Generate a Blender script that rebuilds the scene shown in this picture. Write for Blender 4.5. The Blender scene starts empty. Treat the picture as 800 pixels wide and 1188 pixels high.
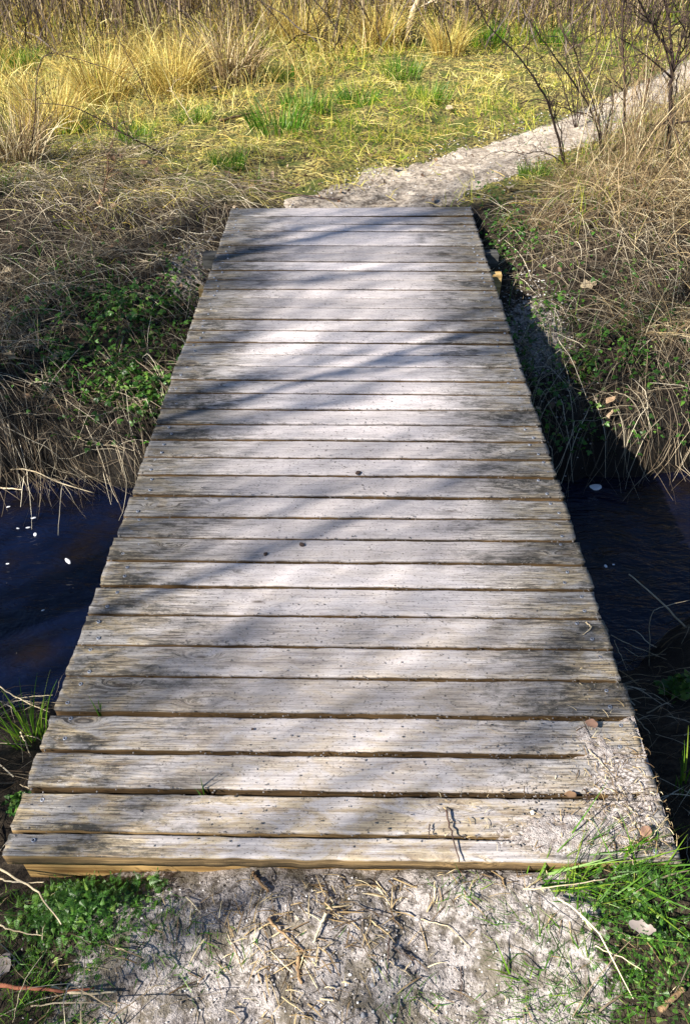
import bpy, math, random
import numpy as np
from mathutils import Vector

rng = np.random.default_rng(7)
random.seed(7)
S = bpy.context.scene
COL = S.collection
PI = math.pi

# ------------------------------------------------------------------ camera maths (used to survey the place)
H = 1.65
FPX = 893.0
PITCH = math.atan(761 / FPX)
YAW = math.atan(14 * math.cos(PITCH) / FPX)

def ray(x, y):
    u = (x - 400) / FPX; v = (y - 594) / FPX
    d0 = u
    d1 = math.cos(PITCH) - v * math.sin(PITCH)
    d2 = -math.sin(PITCH) - v * math.cos(PITCH)
    c, s = math.cos(YAW), math.sin(YAW)
    return (c * d0 - s * d1, s * d0 + c * d1, d2)

def gp(x, y, z=0.0):          # surveyed point at height z
    d = ray(x, y); t = (z - H) / d[2]
    return (d[0] * t, d[1] * t, z)

def gpt(x, y, lift=0.0):      # surveyed point on the terrain
    z = 0.0
    for _ in range(12):
        p = gp(x, y, z); z = float(gz(np.array([p[0]]), np.array([p[1]]))[0]) + lift
    return (p[0], p[1], z)

def at(x, y, Y):              # surveyed point at distance Y
    d = ray(x, y); t = Y / d[1]
    return (d[0] * t, Y, H + d[2] * t)

# ------------------------------------------------------------------ noise and terrain
_tab = np.random.default_rng(3).random((256, 256))
def vnoise(x, y):
    xi = np.floor(x).astype(int); yi = np.floor(y).astype(int)
    fx = x - xi; fy = y - yi
    fx = fx * fx * (3 - 2 * fx); fy = fy * fy * (3 - 2 * fy)
    a = _tab[xi & 255, yi & 255]; b = _tab[(xi + 1) & 255, yi & 255]
    c = _tab[xi & 255, (yi + 1) & 255]; d = _tab[(xi + 1) & 255, (yi + 1) & 255]
    return (a * (1 - fx) + b * fx) * (1 - fy) + (c * (1 - fx) + d * fx) * fy

def fbm(x, y, oct=4):
    s = 0; a = .5; 
    for i in range(oct):
        s = s + a * (vnoise(x + 17.3 * i, y + 9.1 * i) - .5); x = x * 2.03; y = y * 2.03; a *= .5
    return s * 2

def sst(x, a, b):
    t = np.clip((x - a) / (b - a), 0, 1); return t * t * (3 - 2 * t)

WATER = -0.75
def y_near(x): return np.interp(x, [-9, -2.5, -1.3, -.8, 0, .8, 1.09, 1.45, 2.5, 9], [1.35, 1.55, 1.68, 1.76, 1.82, 1.84, 1.92, 2.22, 2.5, 3.0])
def y_far(x): return np.interp(x, [-9, -1.8, -1.1, 0, 1.1, 1.73, 3, 9], [3.3, 3.0, 3.02, 3.1, 3.12, 3.18, 3.4, 4.2])
PATH = np.array([(0.05, 4.62), (.08, 4.95), (.36, 5.33), (.95, 5.85), (1.95, 6.95), (3.3, 8.75), (5.2, 11.3), (9, 15)])
def path_d(x, y):
    best = np.full(np.shape(x), 1e9)
    for (ax, ay), (bx, by) in zip(PATH[:-1], PATH[1:]):
        vx, vy = bx - ax, by - ay
        t = np.clip(((x - ax) * vx + (y - ay) * vy) / (vx * vx + vy * vy), 0, 1)
        best = np.minimum(best, np.hypot(x - ax - t * vx, y - ay - t * vy))
    return best

def gz(x, y):
    x = np.asarray(x, float); y = np.asarray(y, float)
    yn = y_near(x) + .10 * fbm(x * 3.1, x * 0 + 3, 3); yf = y_far(x) + .12 * fbm(x * 2.7, x * 0 + 8, 3)
    s = y - yf
    side = sst(np.abs(x), .6, 1.1)
    far_c = np.interp(s, [0, .06, .22, .55, 1.0, 1.5, 1.8, 2.6], [-.80, -.62, -.47, -.36, -.24, -.11, -.05, -.01])
    n = yn - y
    near_l = np.interp(n, [0, .06, .3, .65, .9, 1.1, 1.5], [-.80, -.66, -.46, -.27, -.17, -.12, -.09])
    near_c = np.interp(n, [0, .1, .4, .8, 1.0, 1.1], [-.80, -.70, -.50, -.25, -.09, -.055])
    near = near_l * side + near_c * (1 - side)
    near = near + .07 * sst(x, .1, .75) * sst(n, .9, 1.2) - .05 * sst(-x, .25, .7) * sst(n, .7, 1.1) * (1 - sst(n, 1.15, 1.5))
    bed = -1.02
    z = np.where(s > 0, far_c, np.where(n > 0, near, -.80 - .22 * np.minimum(1, np.minimum(-s, -n) / .25)))
    # hump of old grass right of the path, mound left
    z = z + .17 * np.exp(-((x - 2.4) / .95) ** 2 - ((y - 4.9) / .75) ** 2)
    z = z + .10 * np.exp(-((x + 2.6) / 1.1) ** 2 - ((y - 4.6) / .8) ** 2)
    z = z + .20 * sst(y, 8.5, 16) * (1 - sst(path_d(x, y), 0, 1) * 0) 
    pd = path_d(x, y)
    rough = sst(pd, .35, .8) * sst(np.abs(x) + (y > 4.9) * 9 + (y < .8) * 9, .7, 1.2)
    land = np.where((s > -.02) | (n > -.02), 1.0, .3)
    z = z + land * (.10 * fbm(x * .9, y * .9, 3) * rough * sst(y, 3, 6) + .05 * fbm(x * 4, y * 4, 3) * (.15 + .85 * rough))
    z = z + .017 * fbm(x * 16, y * 16, 3) * land
    z = z - .025 * np.exp(-(pd / .45) ** 2) * (y > 4.8)
    under = (np.abs(x) < .78) & (y > .78) & (y < 4.85)
    z = np.where(under, np.minimum(z, -.06 - .12 * sst(y, .78, .9) * (1 - sst(y, 4.65, 4.85))), z)
    return z

# ------------------------------------------------------------------ mesh builders
def raw_mesh(name, V, F, rnd=None, smooth=False, ksz=None, attrs=None):
    """V (n,3); F (m,k) or list of such arrays"""
    me = bpy.data.meshes.new(name)
    V = np.asarray(V, np.float32)
    Fs = [np.asarray(f, np.int32) for f in (F if isinstance(F, list) else [F]) if len(f)]
    me.vertices.add(len(V)); me.vertices.foreach_set('co', V.ravel())
    nl = sum(f.size for f in Fs); npoly = sum(len(f) for f in Fs)
    me.loops.add(nl); me.polygons.add(npoly)
    me.loops.foreach_set('vertex_index', np.concatenate([f.ravel() for f in Fs]))
    starts = []; o = 0
    for f in Fs:
        starts.append(o + np.arange(len(f)) * f.shape[1]); o += f.size
    me.polygons.foreach_set('loop_start', np.concatenate(starts).astype(np.int32))
    if smooth: me.polygons.foreach_set('use_smooth', np.ones(npoly, bool))
    if rnd is not None:
        a = me.attributes.new('rnd', 'FLOAT', 'POINT'); a.data.foreach_set('value', np.asarray(rnd, np.float32))
    for k, v in (attrs or {}).items():
        a = me.attributes.new(k, 'FLOAT', 'POINT'); a.data.foreach_set('value', np.asarray(v, np.float32))
    me.update(calc_edges=True); me.validate()
    return me

def link(name, me, mat=None, parent=None, loc=None):
    o = bpy.data.objects.new(name, me); COL.objects.link(o)
    if mat is not None and me is not None and not len(me.materials): me.materials.append(mat)
    if parent is not None: o.parent = parent
    if loc is not None: o.location = loc
    return o

def empty(name, loc, label, cat, group=None):
    o = link(name, None, loc=loc); o.empty_display_size = .1
    return tag(o, label, cat, group)

def tag(o, label, cat, group=None, kind=None):
    o['label'] = label; o['category'] = cat
    if group: o['group'] = group
    if kind: o['kind'] = kind
    return o

def stuff(name, me, mat, label, cat):
    return tag(link(name, me, mat), label, cat, None, 'stuff')

def strands_mesh(name, P, W, side=None, rnd=None, smooth=True):
    """ribbons: P (N,S,3) centre lines, W (N,S) half widths"""
    N, Sg, _ = P.shape
    T = np.gradient(P, axis=1); T /= np.linalg.norm(T, axis=2, keepdims=True) + 1e-9
    if side is None:
        r = rng.normal(size=(N, 1, 3)); side = np.cross(T, np.broadcast_to(r, P.shape))
    side = side / (np.linalg.norm(side, axis=2, keepdims=True) + 1e-9)
    A = P - side * W[..., None]; B = P + side * W[..., None]
    V = np.stack([A, B], 2).reshape(-1, 3)
    base = (np.arange(N)[:, None] * Sg + np.arange(Sg - 1)[None]) * 2
    F = np.stack([base, base + 1, base + 3, base + 2], -1).reshape(-1, 4)
    r = rng.random(N) if rnd is None else rnd
    t = np.tile(np.repeat(np.linspace(0, 1, Sg), 2), N)
    return raw_mesh(name, V, F, np.repeat(r, Sg * 2), smooth, attrs={'along': t})

def blades(xy, L, az, a0, a1, W, Sg=5, taper=1.0, z0=None, clamp=True, zoff=-.01):
    """upright grass: bend angle from the vertical runs a0 -> a0+a1 along the blade"""
    N = len(xy); t = np.linspace(0, 1, Sg)[None]
    th = a0[:, None] + a1[:, None] * t
    azz = az[:, None] + rng.normal(0, .25, (N, 1)) * t
    ds = L[:, None] / (Sg - 1)
    st = np.sin(th[:, :-1]) * ds; ct = np.cos(th[:, :-1]) * ds
    X = np.concatenate([np.zeros((N, 1)), np.cumsum(st * np.cos(azz[:, :-1]), 1)], 1)
    Y = np.concatenate([np.zeros((N, 1)), np.cumsum(st * np.sin(azz[:, :-1]), 1)], 1)
    Z = np.concatenate([np.zeros((N, 1)), np.cumsum(ct, 1)], 1)
    X = X + xy[:, :1]; Y = Y + xy[:, 1:2]
    g0 = gz(xy[:, 0], xy[:, 1]) if z0 is None else z0
    Z = Z + g0[:, None] + zoff
    if clamp:
        g = np.maximum(gz(X, Y), WATER) if z0 is None else np.broadcast_to(g0[:, None], Z.shape)
        Z = np.maximum(Z, g + .004 + .02 * rng.random((N, 1)))
    Wt = W[:, None] * (1 - taper * t ** 1.6) + 1e-4
    return np.stack([X, Y, Z], -1), Wt

def draped(xy, L, az, lift, arch, W, Sg=8, kink=.5, hug=1.0, wig=.13):
    N = len(xy); t = np.linspace(0, 1, Sg)[None]
    head = az[:, None] + rng.normal(0, kink, (N, 1)) * t + np.cumsum(rng.normal(0, wig, (N, Sg)), 1)
    ds = L[:, None] / (Sg - 1)
    X = xy[:, :1] + np.concatenate([np.zeros((N, 1)), np.cumsum(np.cos(head[:, :-1]) * ds, 1)], 1)
    Y = xy[:, 1:2] + np.concatenate([np.zeros((N, 1)), np.cumsum(np.sin(head[:, :-1]) * ds, 1)], 1)
    g = np.maximum(gz(X, Y), WATER - .02)
    lin = g[:, :1] * (1 - t) + g[:, -1:] * t
    Z = g * hug + np.maximum(lin, g) * (1 - hug)
    Z = Z + lift[:, None] + arch[:, None] * np.sin(PI * t) + rng.normal(0, .03 * wig, (N, Sg))
    return np.stack([X, Y, Z], -1), W[:, None] * (1 - .6 * t ** 2)

def scatter(name, tv, tf, pos, rot, sc, rnd=None, smooth=False):
    """many copies of one template in one mesh; rot (N,3,3)"""
    tv = np.asarray(tv, float); N = len(pos)
    V = np.einsum('nij,vj->nvi', rot, tv) * (sc[:, None, None] if np.ndim(sc) == 1 else sc[:, None, :]) + pos[:, None, :]
    Fs = []
    for f in (tf if isinstance(tf, list) else [tf]):
        f = np.asarray(f); Fs.append((f[None] + (np.arange(N) * len(tv))[:, None, None]).reshape(-1, f.shape[1]))
    r = rng.random(N) if rnd is None else rnd
    return raw_mesh(name, V.reshape(-1, 3), Fs, np.repeat(r, len(tv)), smooth)

def rots(N, tilt=.4, flat=True):
    a = rng.random(N) * 2 * PI; b = rng.normal(0, tilt, N); c = rng.normal(0, tilt, N)
    ca, sa, cb, sb, cc, sc_ = np.cos(a), np.sin(a), np.cos(b), np.sin(b), np.cos(c), np.sin(c)
    o = np.zeros(N); i = np.ones(N)
    Rz = np.stack([ca, -sa, o, sa, ca, o, o, o, i], -1).reshape(N, 3, 3)
    Rx = np.stack([i, o, o, o, cb, -sb, o, sb, cb], -1).reshape(N, 3, 3)
    Ry = np.stack([cc, o, sc_, o, i, o, -sc_, o, cc], -1).reshape(N, 3, 3)
    return Rx @ Ry @ Rz

def tube(P, R, sides=6):
    P = np.asarray(P, float); n = len(P); R = np.broadcast_to(R, (n,))
    T = np.gradient(P, axis=0); T /= np.linalg.norm(T, axis=1, keepdims=True) + 1e-9
    ref = np.array([.3, .2, .93]) if abs(T[0, 2]) < .9 else np.array([1., .1, 0])
    U = np.cross(T, ref); U /= np.linalg.norm(U, axis=1, keepdims=True) + 1e-9
    Vv = np.cross(T, U)
    a = np.linspace(0, 2 * PI, sides, endpoint=False)
    ring = P[:, None] + R[:, None, None] * (np.cos(a)[None, :, None] * U[:, None] + np.sin(a)[None, :, None] * Vv[:, None])
    V = ring.reshape(-1, 3); F = []
    for i in range(n - 1):
        for j in range(sides):
            k = (j + 1) % sides
            F.append((i * sides + j, i * sides + k, (i + 1) * sides + k, (i + 1) * sides + j))
    V = np.vstack([V, P[:1], P[-1:]]); c0 = n * sides
    caps = [(c0, (j + 1) % sides, j) for j in range(sides)] + [(c0 + 1, (n - 1) * sides + j, (n - 1) * sides + (j + 1) % sides) for j in range(sides)]
    return V, np.array(F), np.array(caps)

def tubes_mesh(name, lst, sides=6):
    Vs, F4, F3, rr = [], [], [], []; o = 0
    for P, R in lst:
        v, f, c = tube(P, R, sides); Vs.append(v); F4.append(f + o); F3.append(c + o); o += len(v)
        rr.append(np.full(len(v), random.random()))
    return raw_mesh(name, np.vstack(Vs), [np.vstack(F4), np.vstack(F3)], np.concatenate(rr), True)

def smooth_line(pts, n=14, wob=.0):
    pts = np.asarray(pts, float); t = np.linspace(0, len(pts) - 1, n)
    out = []
    for u in t:
        i = min(int(u), len(pts) - 2); f = u - i
        p0 = pts[max(i - 1, 0)]; p1 = pts[i]; p2 = pts[i + 1]; p3 = pts[min(i + 2, len(pts) - 1)]
        out.append(.5 * ((2 * p1) + (-p0 + p2) * f + (2 * p0 - 5 * p1 + 4 * p2 - p3) * f * f + (-p0 + 3 * p1 - 3 * p2 + p3) * f ** 3))
    out = np.array(out)
    if wob: out += np.random.default_rng(len(out)).normal(0, wob, out.shape)
    return out

# ------------------------------------------------------------------ materials
class G:
    def __init__(s, name):
        s.m = bpy.data.materials.new(name); s.m.use_nodes = True; s.t = s.m.node_tree
        s.t.nodes.clear(); s.out = s.t.nodes.new('ShaderNodeOutputMaterial')
    def n(s, typ, **kw):
        nd = s.t.nodes.new('ShaderNode' + typ)
        for k, v in kw.items():
            if hasattr(nd, k) and not k[0].isupper(): setattr(nd, k, v)
        for k, v in kw.items():
            if k[0].isupper() or k[0] == '_':
                key = int(k[1:]) if k[0] == '_' else k.replace('__', ' ')
                s.set(nd.inputs[key], v)
        return nd
    def set(s, inp, v):
        if isinstance(v, bpy.types.NodeSocket): s.t.links.new(v, inp)
        elif isinstance(v, tuple) and len(v) == 3 and inp.type == 'RGBA': inp.default_value = (*v, 1)
        else: inp.default_value = v
    def math(s, op, a, b=0.0, clamp=False):
        nd = s.n('Math', operation=op, use_clamp=clamp); s.set(nd.inputs[0], a); s.set(nd.inputs[1], b); return nd.outputs[0]
    def mix(s, f, a, b, mode='MIX'):
        nd = s.n('Mix', data_type='RGBA', blend_type=mode); s.set(nd.inputs[0], f); s.set(nd.inputs[6], a); s.set(nd.inputs[7], b); return nd.outputs[2]
    def ramp(s, f, stops, interp='LINEAR'):
        nd = s.n('ValToRGB'); r = nd.color_ramp; r.interpolation = interp
        while len(r.elements) < len(stops): r.elements.new(.5)
        for e, (p, c) in zip(r.elements, stops):
            e.position = p; e.color = (*c, 1) if isinstance(c, tuple) else (c, c, c, 1)
        s.set(nd.inputs[0], f); return nd.outputs[0]
    def sm(s, f, a, b):
        nd = s.n('MapRange', interpolation_type='SMOOTHSTEP'); s.set(nd.inputs[0], f); nd.inputs[1].default_value = a; nd.inputs[2].default_value = b; return nd.outputs[0]
    def noise(s, vec, scale, detail=4, rough=.55, dist=0):
        nd = s.n('TexNoise', Scale=scale, Detail=detail, Roughness=rough, Distortion=dist); s.set(nd.inputs['Vector'], vec); return nd.outputs[0]
    def attr(s, name): return s.n('Attribute', attribute_name=name).outputs['Fac']
    def pos(s): return s.n('NewGeometry').outputs['Position']
    def mapv(s, vec, sc=(1, 1, 1), loc=(0, 0, 0)):
        nd = s.n('Mapping'); s.set(nd.inputs[0], vec); s.set(nd.inputs['Scale'], sc); s.set(nd.inputs['Location'], loc); return nd.outputs[0]
    def bsdf(s, col, rough=.8, spec=.3, normal=None, **kw):
        p = s.n('BsdfPrincipled'); s.set(p.inputs['Base Color'], col); s.set(p.inputs['Roughness'], rough)
        s.set(p.inputs['Specular IOR Level'], spec)
        if normal is not None: s.set(p.inputs['Normal'], normal)
        for k, v in kw.items(): s.set(p.inputs[k.replace('__', ' ')], v)
        return p.outputs[0]
    def bump(s, h, strength=.5, dist=.01, nrm=None):
        nd = s.n('Bump', Strength=strength, Distance=dist); s.set(nd.inputs['Height'], h)
        if nrm is not None: s.set(nd.inputs['Normal'], nrm)
        return nd.outputs[0]
    def done(s, sh): s.t.links.new(sh, s.out.inputs[0]); return s.m

def leafmat(name, stops, trans=.3, rough=.55, spec=.25, vary=.5):
    g = G(name)
    c = g.ramp(g.attr('rnd'), stops)
    n = g.noise(g.pos(), 9, 3)
    c = g.mix(g.math('MULTIPLY', n, vary), c, g.mix(.5, c, (.05, .04, .02)), 'MIX')
    b = g.bsdf(c, rough, spec)
    tr = g.n('BsdfTranslucent'); g.set(tr.inputs[0], c)
    mx = g.n('MixShader'); mx.inputs[0].default_value = trans
    g.t.links.new(b, mx.inputs[1]); g.t.links.new(tr.outputs[0], mx.inputs[2])
    return g.done(mx.outputs[0])

M_GOLD = leafmat('golden_straw', [(0, (.16, .09, .03)), (.3, (.50, .34, .085)), (.65, (.80, .64, .17)), (.88, (.84, .75, .34)), (1, (.34, .38, .04))])
M_STRAW = leafmat('bleached_straw', [(0, (.06, .042, .03)), (.4, (.19, .14, .09)), (.78, (.42, .35, .24)), (1, (.74, .66, .50))], .12)
M_TAN = leafmat('tan_straw', [(0, (.07, .042, .024)), (.4, (.24, .16, .08)), (.76, (.50, .38, .20)), (1, (.78, .68, .45))], .15)
M_STALK = leafmat('dead_stalk', [(0, (.03, .022, .02)), (.4, (.10, .07, .055)), (.72, (.24, .165, .11)), (1, (.55, .45, .28))], .05)
M_GREEN = leafmat('fresh_grass', [(0, (.035, .11, .008)), (.4, (.07, .20, .012)), (.8, (.14, .29, .02)), (1, (.30, .38, .05))], .4, .45, .35, .3)
M_MEADOW = leafmat('meadow_grass', [(0, (.045, .15, .006)), (.25, (.15, .29, .012)), (.5, (.48, .50, .045)), (.75, (.76, .67, .14)), (1, (.84, .76, .32))], .4, .5, .25, .3)
M_HERB = leafmat('herb_leaf', [(0, (.025, .075, .012)), (.5, (.05, .15, .018)), (.85, (.09, .23, .025)), (1, (.20, .32, .06))], .3, .4, .4, .3)
M_LITTER = leafmat('dead_leaf', [(0, (.07, .04, .025)), (.4, (.17, .10, .06)), (.75, (.33, .21, .12)), (1, (.48, .38, .27))], .1)
M_PALELEAF = leafmat('pale_dead_leaf', [(0, (.5, .40, .27)), (1, (.62, .5, .33))], .2)
M_GREYLEAF = leafmat('grey_curled_leaf', [(0, (.26, .22, .20)), (1, (.32, .28, .26))], .1)
M_PINKLEAF = leafmat('reddish_dead_leaf', [(0, (.30, .17, .12)), (1, (.34, .21, .15))], .1)

def barkmat(name, a, b, scale=30):
    g = G(name); p = g.mapv(g.pos(), (scale, scale, scale * .25))
    n = g.noise(p, 1, 5, .65)
    c = g.mix(g.sm(n, .3, .7), a, b)
    return g.done(g.bsdf(c, .85, .2, g.bump(n, .6, .006)))
M_TWIG = barkmat('dark_twig', (.018, .012, .012), (.075, .05, .04))
M_BRAMBLE = barkmat('bramble_stem', (.03, .018, .018), (.11, .07, .055))
M_PALEBARK = barkmat('pale_bark', (.30, .22, .13), (.62, .52, .36), 18)
M_BROWNBARK = barkmat('brown_bark', (.05, .03, .02), (.20, .12, .07), 14)
M_GREYBARK = barkmat('grey_bark', (.08, .065, .05), (.25, .21, .17), 14)
M_RED = barkmat('red_stem', (.10, .03, .022), (.26, .10, .055), 25)
M_DRYSTALK = barkmat('dry_stalk', (.36, .28, .17), (.62, .53, .37), 20)
M_BARKBIT = barkmat('bark_sliver', (.10, .06, .035), (.36, .24, .13), 40)

# weathered deck boards
def woodmat(name, front=False):
    g = G(name)
    P = g.pos(); rnd = g.n('ObjectInfo').outputs['Random']
    sep = g.n('SeparateXYZ'); g.set(sep.inputs[0], P)
    off = g.n('CombineXYZ'); g.set(off.inputs[0], g.math('MULTIPLY', rnd, 57.0)); g.set(off.inputs[1], g.math('MULTIPLY', rnd, 31.0)); g.set(off.inputs[2], g.math('MULTIPLY', rnd, 13.0))
    va = g.n('VectorMath', operation='ADD'); g.set(va.inputs[0], P); g.set(va.inputs[1], off.outputs[0]); V = va.outputs[0]
    ax = g.math('ABSOLUTE', g.math('ADD', sep.outputs[0], .017))
    # knots warp the grain
    vor = g.n('TexVoronoi', feature='F1', Scale=1.0); g.set(vor.inputs['Vector'], g.mapv(V, (3.1, 11.0, 6)))
    vor.inputs['Randomness'].default_value = 1.0
    kn = g.math('SUBTRACT', 1.0, g.sm(vor.outputs['Distance'], .04, .28))
    warp = g.n('CombineXYZ'); g.set(warp.inputs[1], g.math('MULTIPLY', kn, .028))
    vb = g.n('VectorMath', operation='ADD'); g.set(vb.inputs[0], V); g.set(vb.inputs[1], warp.outputs[0]); Vw = vb.outputs[0]
    g1 = g.noise(g.mapv(Vw, (2.6, 115, 80)), 1, 7, .72, .5)
    g2 = g.noise(g.mapv(Vw, (13, 300, 200)), 1, 5, .72, .3)
    st = g.noise(g.mapv(V, (3.0, 9, 5)), 1, 7, .70, .4)
    st2 = g.noise(g.mapv(V, (8, 20, 9), (4, 1, 0)), 1, 6, .72, .6)
    st3 = g.noise(g.mapv(V, (22, 45, 20), (7, 3, 0)), 1, 6, .75, .4)
    sp = g.noise(g.mapv(V, (130, 190, 90)), 1, 3, .75)
    wear = g.math('ADD', g.math('SUBTRACT', 1.0, g.sm(ax, .22, .70)), g.math('MULTIPLY', g.math('SUBTRACT', st, .5), 1.5), True)
    grey = g.mix(g.sm(g1, .30, .70), (.075, .074, .076), (.345, .335, .335))
    tone = g.math('ADD', .66, g.math('MULTIPLY', rnd, .42))
    dust = g.mix(g.sm(g1, .25, .62), (.41, .375, .385), (.60, .55, .555))
    c = g.mix(wear, grey, dust)
    c = g.mix(g.math('MULTIPLY', g.sm(st3, .40, .66), .42), c, g.mix(wear, (.20, .185, .17), (.62, .575, .57)))
    endf = g.sm(ax, .42, .74)
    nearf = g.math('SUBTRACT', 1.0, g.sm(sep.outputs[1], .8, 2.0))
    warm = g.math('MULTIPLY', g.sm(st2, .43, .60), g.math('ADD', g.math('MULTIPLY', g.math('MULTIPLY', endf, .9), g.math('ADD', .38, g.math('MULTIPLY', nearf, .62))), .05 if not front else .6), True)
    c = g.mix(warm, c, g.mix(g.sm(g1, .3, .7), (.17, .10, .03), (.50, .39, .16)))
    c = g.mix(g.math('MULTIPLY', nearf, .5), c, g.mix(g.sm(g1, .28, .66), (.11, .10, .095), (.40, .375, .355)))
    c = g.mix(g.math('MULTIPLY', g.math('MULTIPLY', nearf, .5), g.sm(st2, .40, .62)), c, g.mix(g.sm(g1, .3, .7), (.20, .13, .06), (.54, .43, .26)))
    # dark lichen and algae stain, thicker away from the walked middle
    edge = g.sm(ax, .15, .62)
    dark = g.math('MULTIPLY', g.sm(st, .485, .59), g.math('ADD', .16, g.math('MULTIPLY', edge, .8)), True)
    dark = g.math('MULTIPLY', dark, g.math('ADD', .35, g.math('MULTIPLY', g.sm(st3, .42, .58), .65)))
    c = g.mix(dark, c, (.026, .028, .026))
    # short open checks of the grain, denser where it is stained
    chk = g.math('ADD', g2, g.math('ADD', g.math('MULTIPLY', g.math('SUBTRACT', st2, .5), .35), g.math('MULTIPLY', edge, .05)))
    c = g.mix(g.math('MULTIPLY', g.math('MULTIPLY', g.sm(chk, .545, .64), .9), g.math('ADD', .35, g.math('MULTIPLY', g.sm(ax, .2, .6), .65))), c, (.035, .031, .028))
    fib = g.math('SUBTRACT', 1.0, g.sm(g1, .27, .37))
    c = g.mix(g.math('MULTIPLY', fib, .6), c, (.04, .035, .03))
    c = g.mix(g.math('MULTIPLY', g.math('SUBTRACT', 1.0, g.sm(vor.outputs['Distance'], .02, .09)), .8), c, (.06, .042, .03))
    c = g.mix(g.math('MULTIPLY', g.sm(sp, .59, .66), .8), c, (.05, .043, .04))
    c = g.mix(g.math('MULTIPLY', g.math('SUBTRACT', 1.0, g.sm(sp, .32, .38)), .35), c, (.64, .6, .6))
    c = g.mix(1.0, c, g.ramp(tone, [(0, 0.0), (1, 1.0)]), 'MULTIPLY')
    def blob(x0, sx, y0, sy):
        a = g.math('POWER', g.math('DIVIDE', g.math('SUBTRACT', sep.outputs[0], x0), sx), 2.0); b = g.math('POWER', g.math('DIVIDE', g.math('SUBTRACT', sep.outputs[1], y0), sy), 2.0)
        return g.math('POWER', 2.718, g.math('MULTIPLY', g.math('ADD', a, b), -1.0))
    sd_ = g.math('ADD', blob(.47, .15, .84, .05), blob(.63, .09, .95, .12))
    sd_ = g.sm(g.math('ADD', g.math('MULTIPLY', sd_, .46), g.math('SUBTRACT', g.noise(g.mapv(P, (34, 46, 30)), 1, 6, .8), .5)), .18, .32)
    c = g.mix(g.math('MULTIPLY', sd_, .85), c, g.mix(g.sm(sp, .40, .56), (.56, .51, .49), (.13, .11, .10)))
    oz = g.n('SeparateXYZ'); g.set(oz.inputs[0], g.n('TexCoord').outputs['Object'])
    c = g.mix(g.math('SUBTRACT', 1.0, g.sm(oz.outputs[2], -.009, -.004)), c, g.mix(g.sm(g1, .3, .7), (.03, .02, .011), (.15, .09, .038) if not front else (.42, .28, .13)))  # brown board sides, tinted darker to put gap shade into the colour
    h = g.math('ADD', g.math('MULTIPLY', g1, .6), g.math('MULTIPLY', chk, -.6))
    h = g.math('ADD', h, g.math('MULTIPLY', sp, -.25))
    nb = g.bump(h, .75, .0045)
    return g.done(g.bsdf(c, .82, .25, nb))
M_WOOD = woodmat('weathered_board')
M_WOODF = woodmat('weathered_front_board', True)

def rawwood(name, a, b, dk):
    g = G(name); P = g.n('TexCoord').outputs['Object']
    n = g.noise(g.mapv(P, (3, 60, 60)), 1, 6, .65, .4); s = g.noise(P, 9, 5, .6)
    c = g.mix(g.sm(n, .35, .65), a, b); c = g.mix(g.math('MULTIPLY', g.sm(s, .5, .7), .7), c, dk)
    return g.done(g.bsdf(c, .8, .25, g.bump(n, .6, .004)))
M_BEARER = rawwood('bearer_wood', (.20, .11, .035), (.50, .33, .13), (.07, .045, .025))
M_POST = rawwood('post_wood', (.30, .19, .07), (.56, .40, .18), (.10, .09, .05))
M_DARKBEAM = rawwood('dark_beam_wood', (.03, .03, .03), (.09, .09, .085), (.02, .02, .02))

g = G('screw_steel'); M_SCREW = g.done(g.bsdf((.22, .24, .29), .5, .5, None, Metallic=.7))
g = G('screw_recess'); M_RECESS = g.done(g.bsdf((.02, .02, .02), .8, .2))

# ground
g = G('bank_soil')
P = g.pos()
n1 = g.noise(P, 5, 6, .65); n2 = g.noise(P, 38, 5, .7); n3 = g.noise(P, 170, 4, .7)
soil = g.mix(g.sm(n2, .35, .65), (.012, .009, .007), (.06, .045, .03))
thatch = g.mix(g.sm(n2, .42, .60), (.03, .022, .012), (.36, .30, .10))
thatch = g.mix(g.sm(n1, .45, .62), thatch, g.mix(n2, (.025, .04, .008), (.13, .15, .035)))
sand = g.mix(g.sm(n2, .34, .60), (.11, .095, .085), (.46, .42, .405))
sand = g.mix(g.math('MULTIPLY', g.sm(n3, .56, .66), .8), sand, (.06, .05, .045))
sand = g.mix(g.math('MULTIPLY', g.sm(g.noise(P, 13, 6, .7), .48, .60), .8), sand, g.mix(n2, (.05, .042, .03), (.20, .17, .12)))
sf = g.math('ADD', g.attr('sand'), g.math('MULTIPLY', g.math('SUBTRACT', n2, .5), .9), True)
c = g.mix(g.sm(g.attr('meadow'), .2, .8), soil, thatch)
c = g.mix(g.sm(sf, .35, .6), c, sand)
wet = g.attr('wet')
c = g.mix(g.math('MULTIPLY', wet, .92), c, (.012, .010, .008))
hh = g.math('ADD', g.math('MULTIPLY', n2, .7), g.math('MULTIPLY', n3, .4))
M_GROUND = g.done(g.bsdf(c, g.math('SUBTRACT', .95, g.math('MULTIPLY', wet, .5)), .2, g.bump(hh, .9, .02)))

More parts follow.
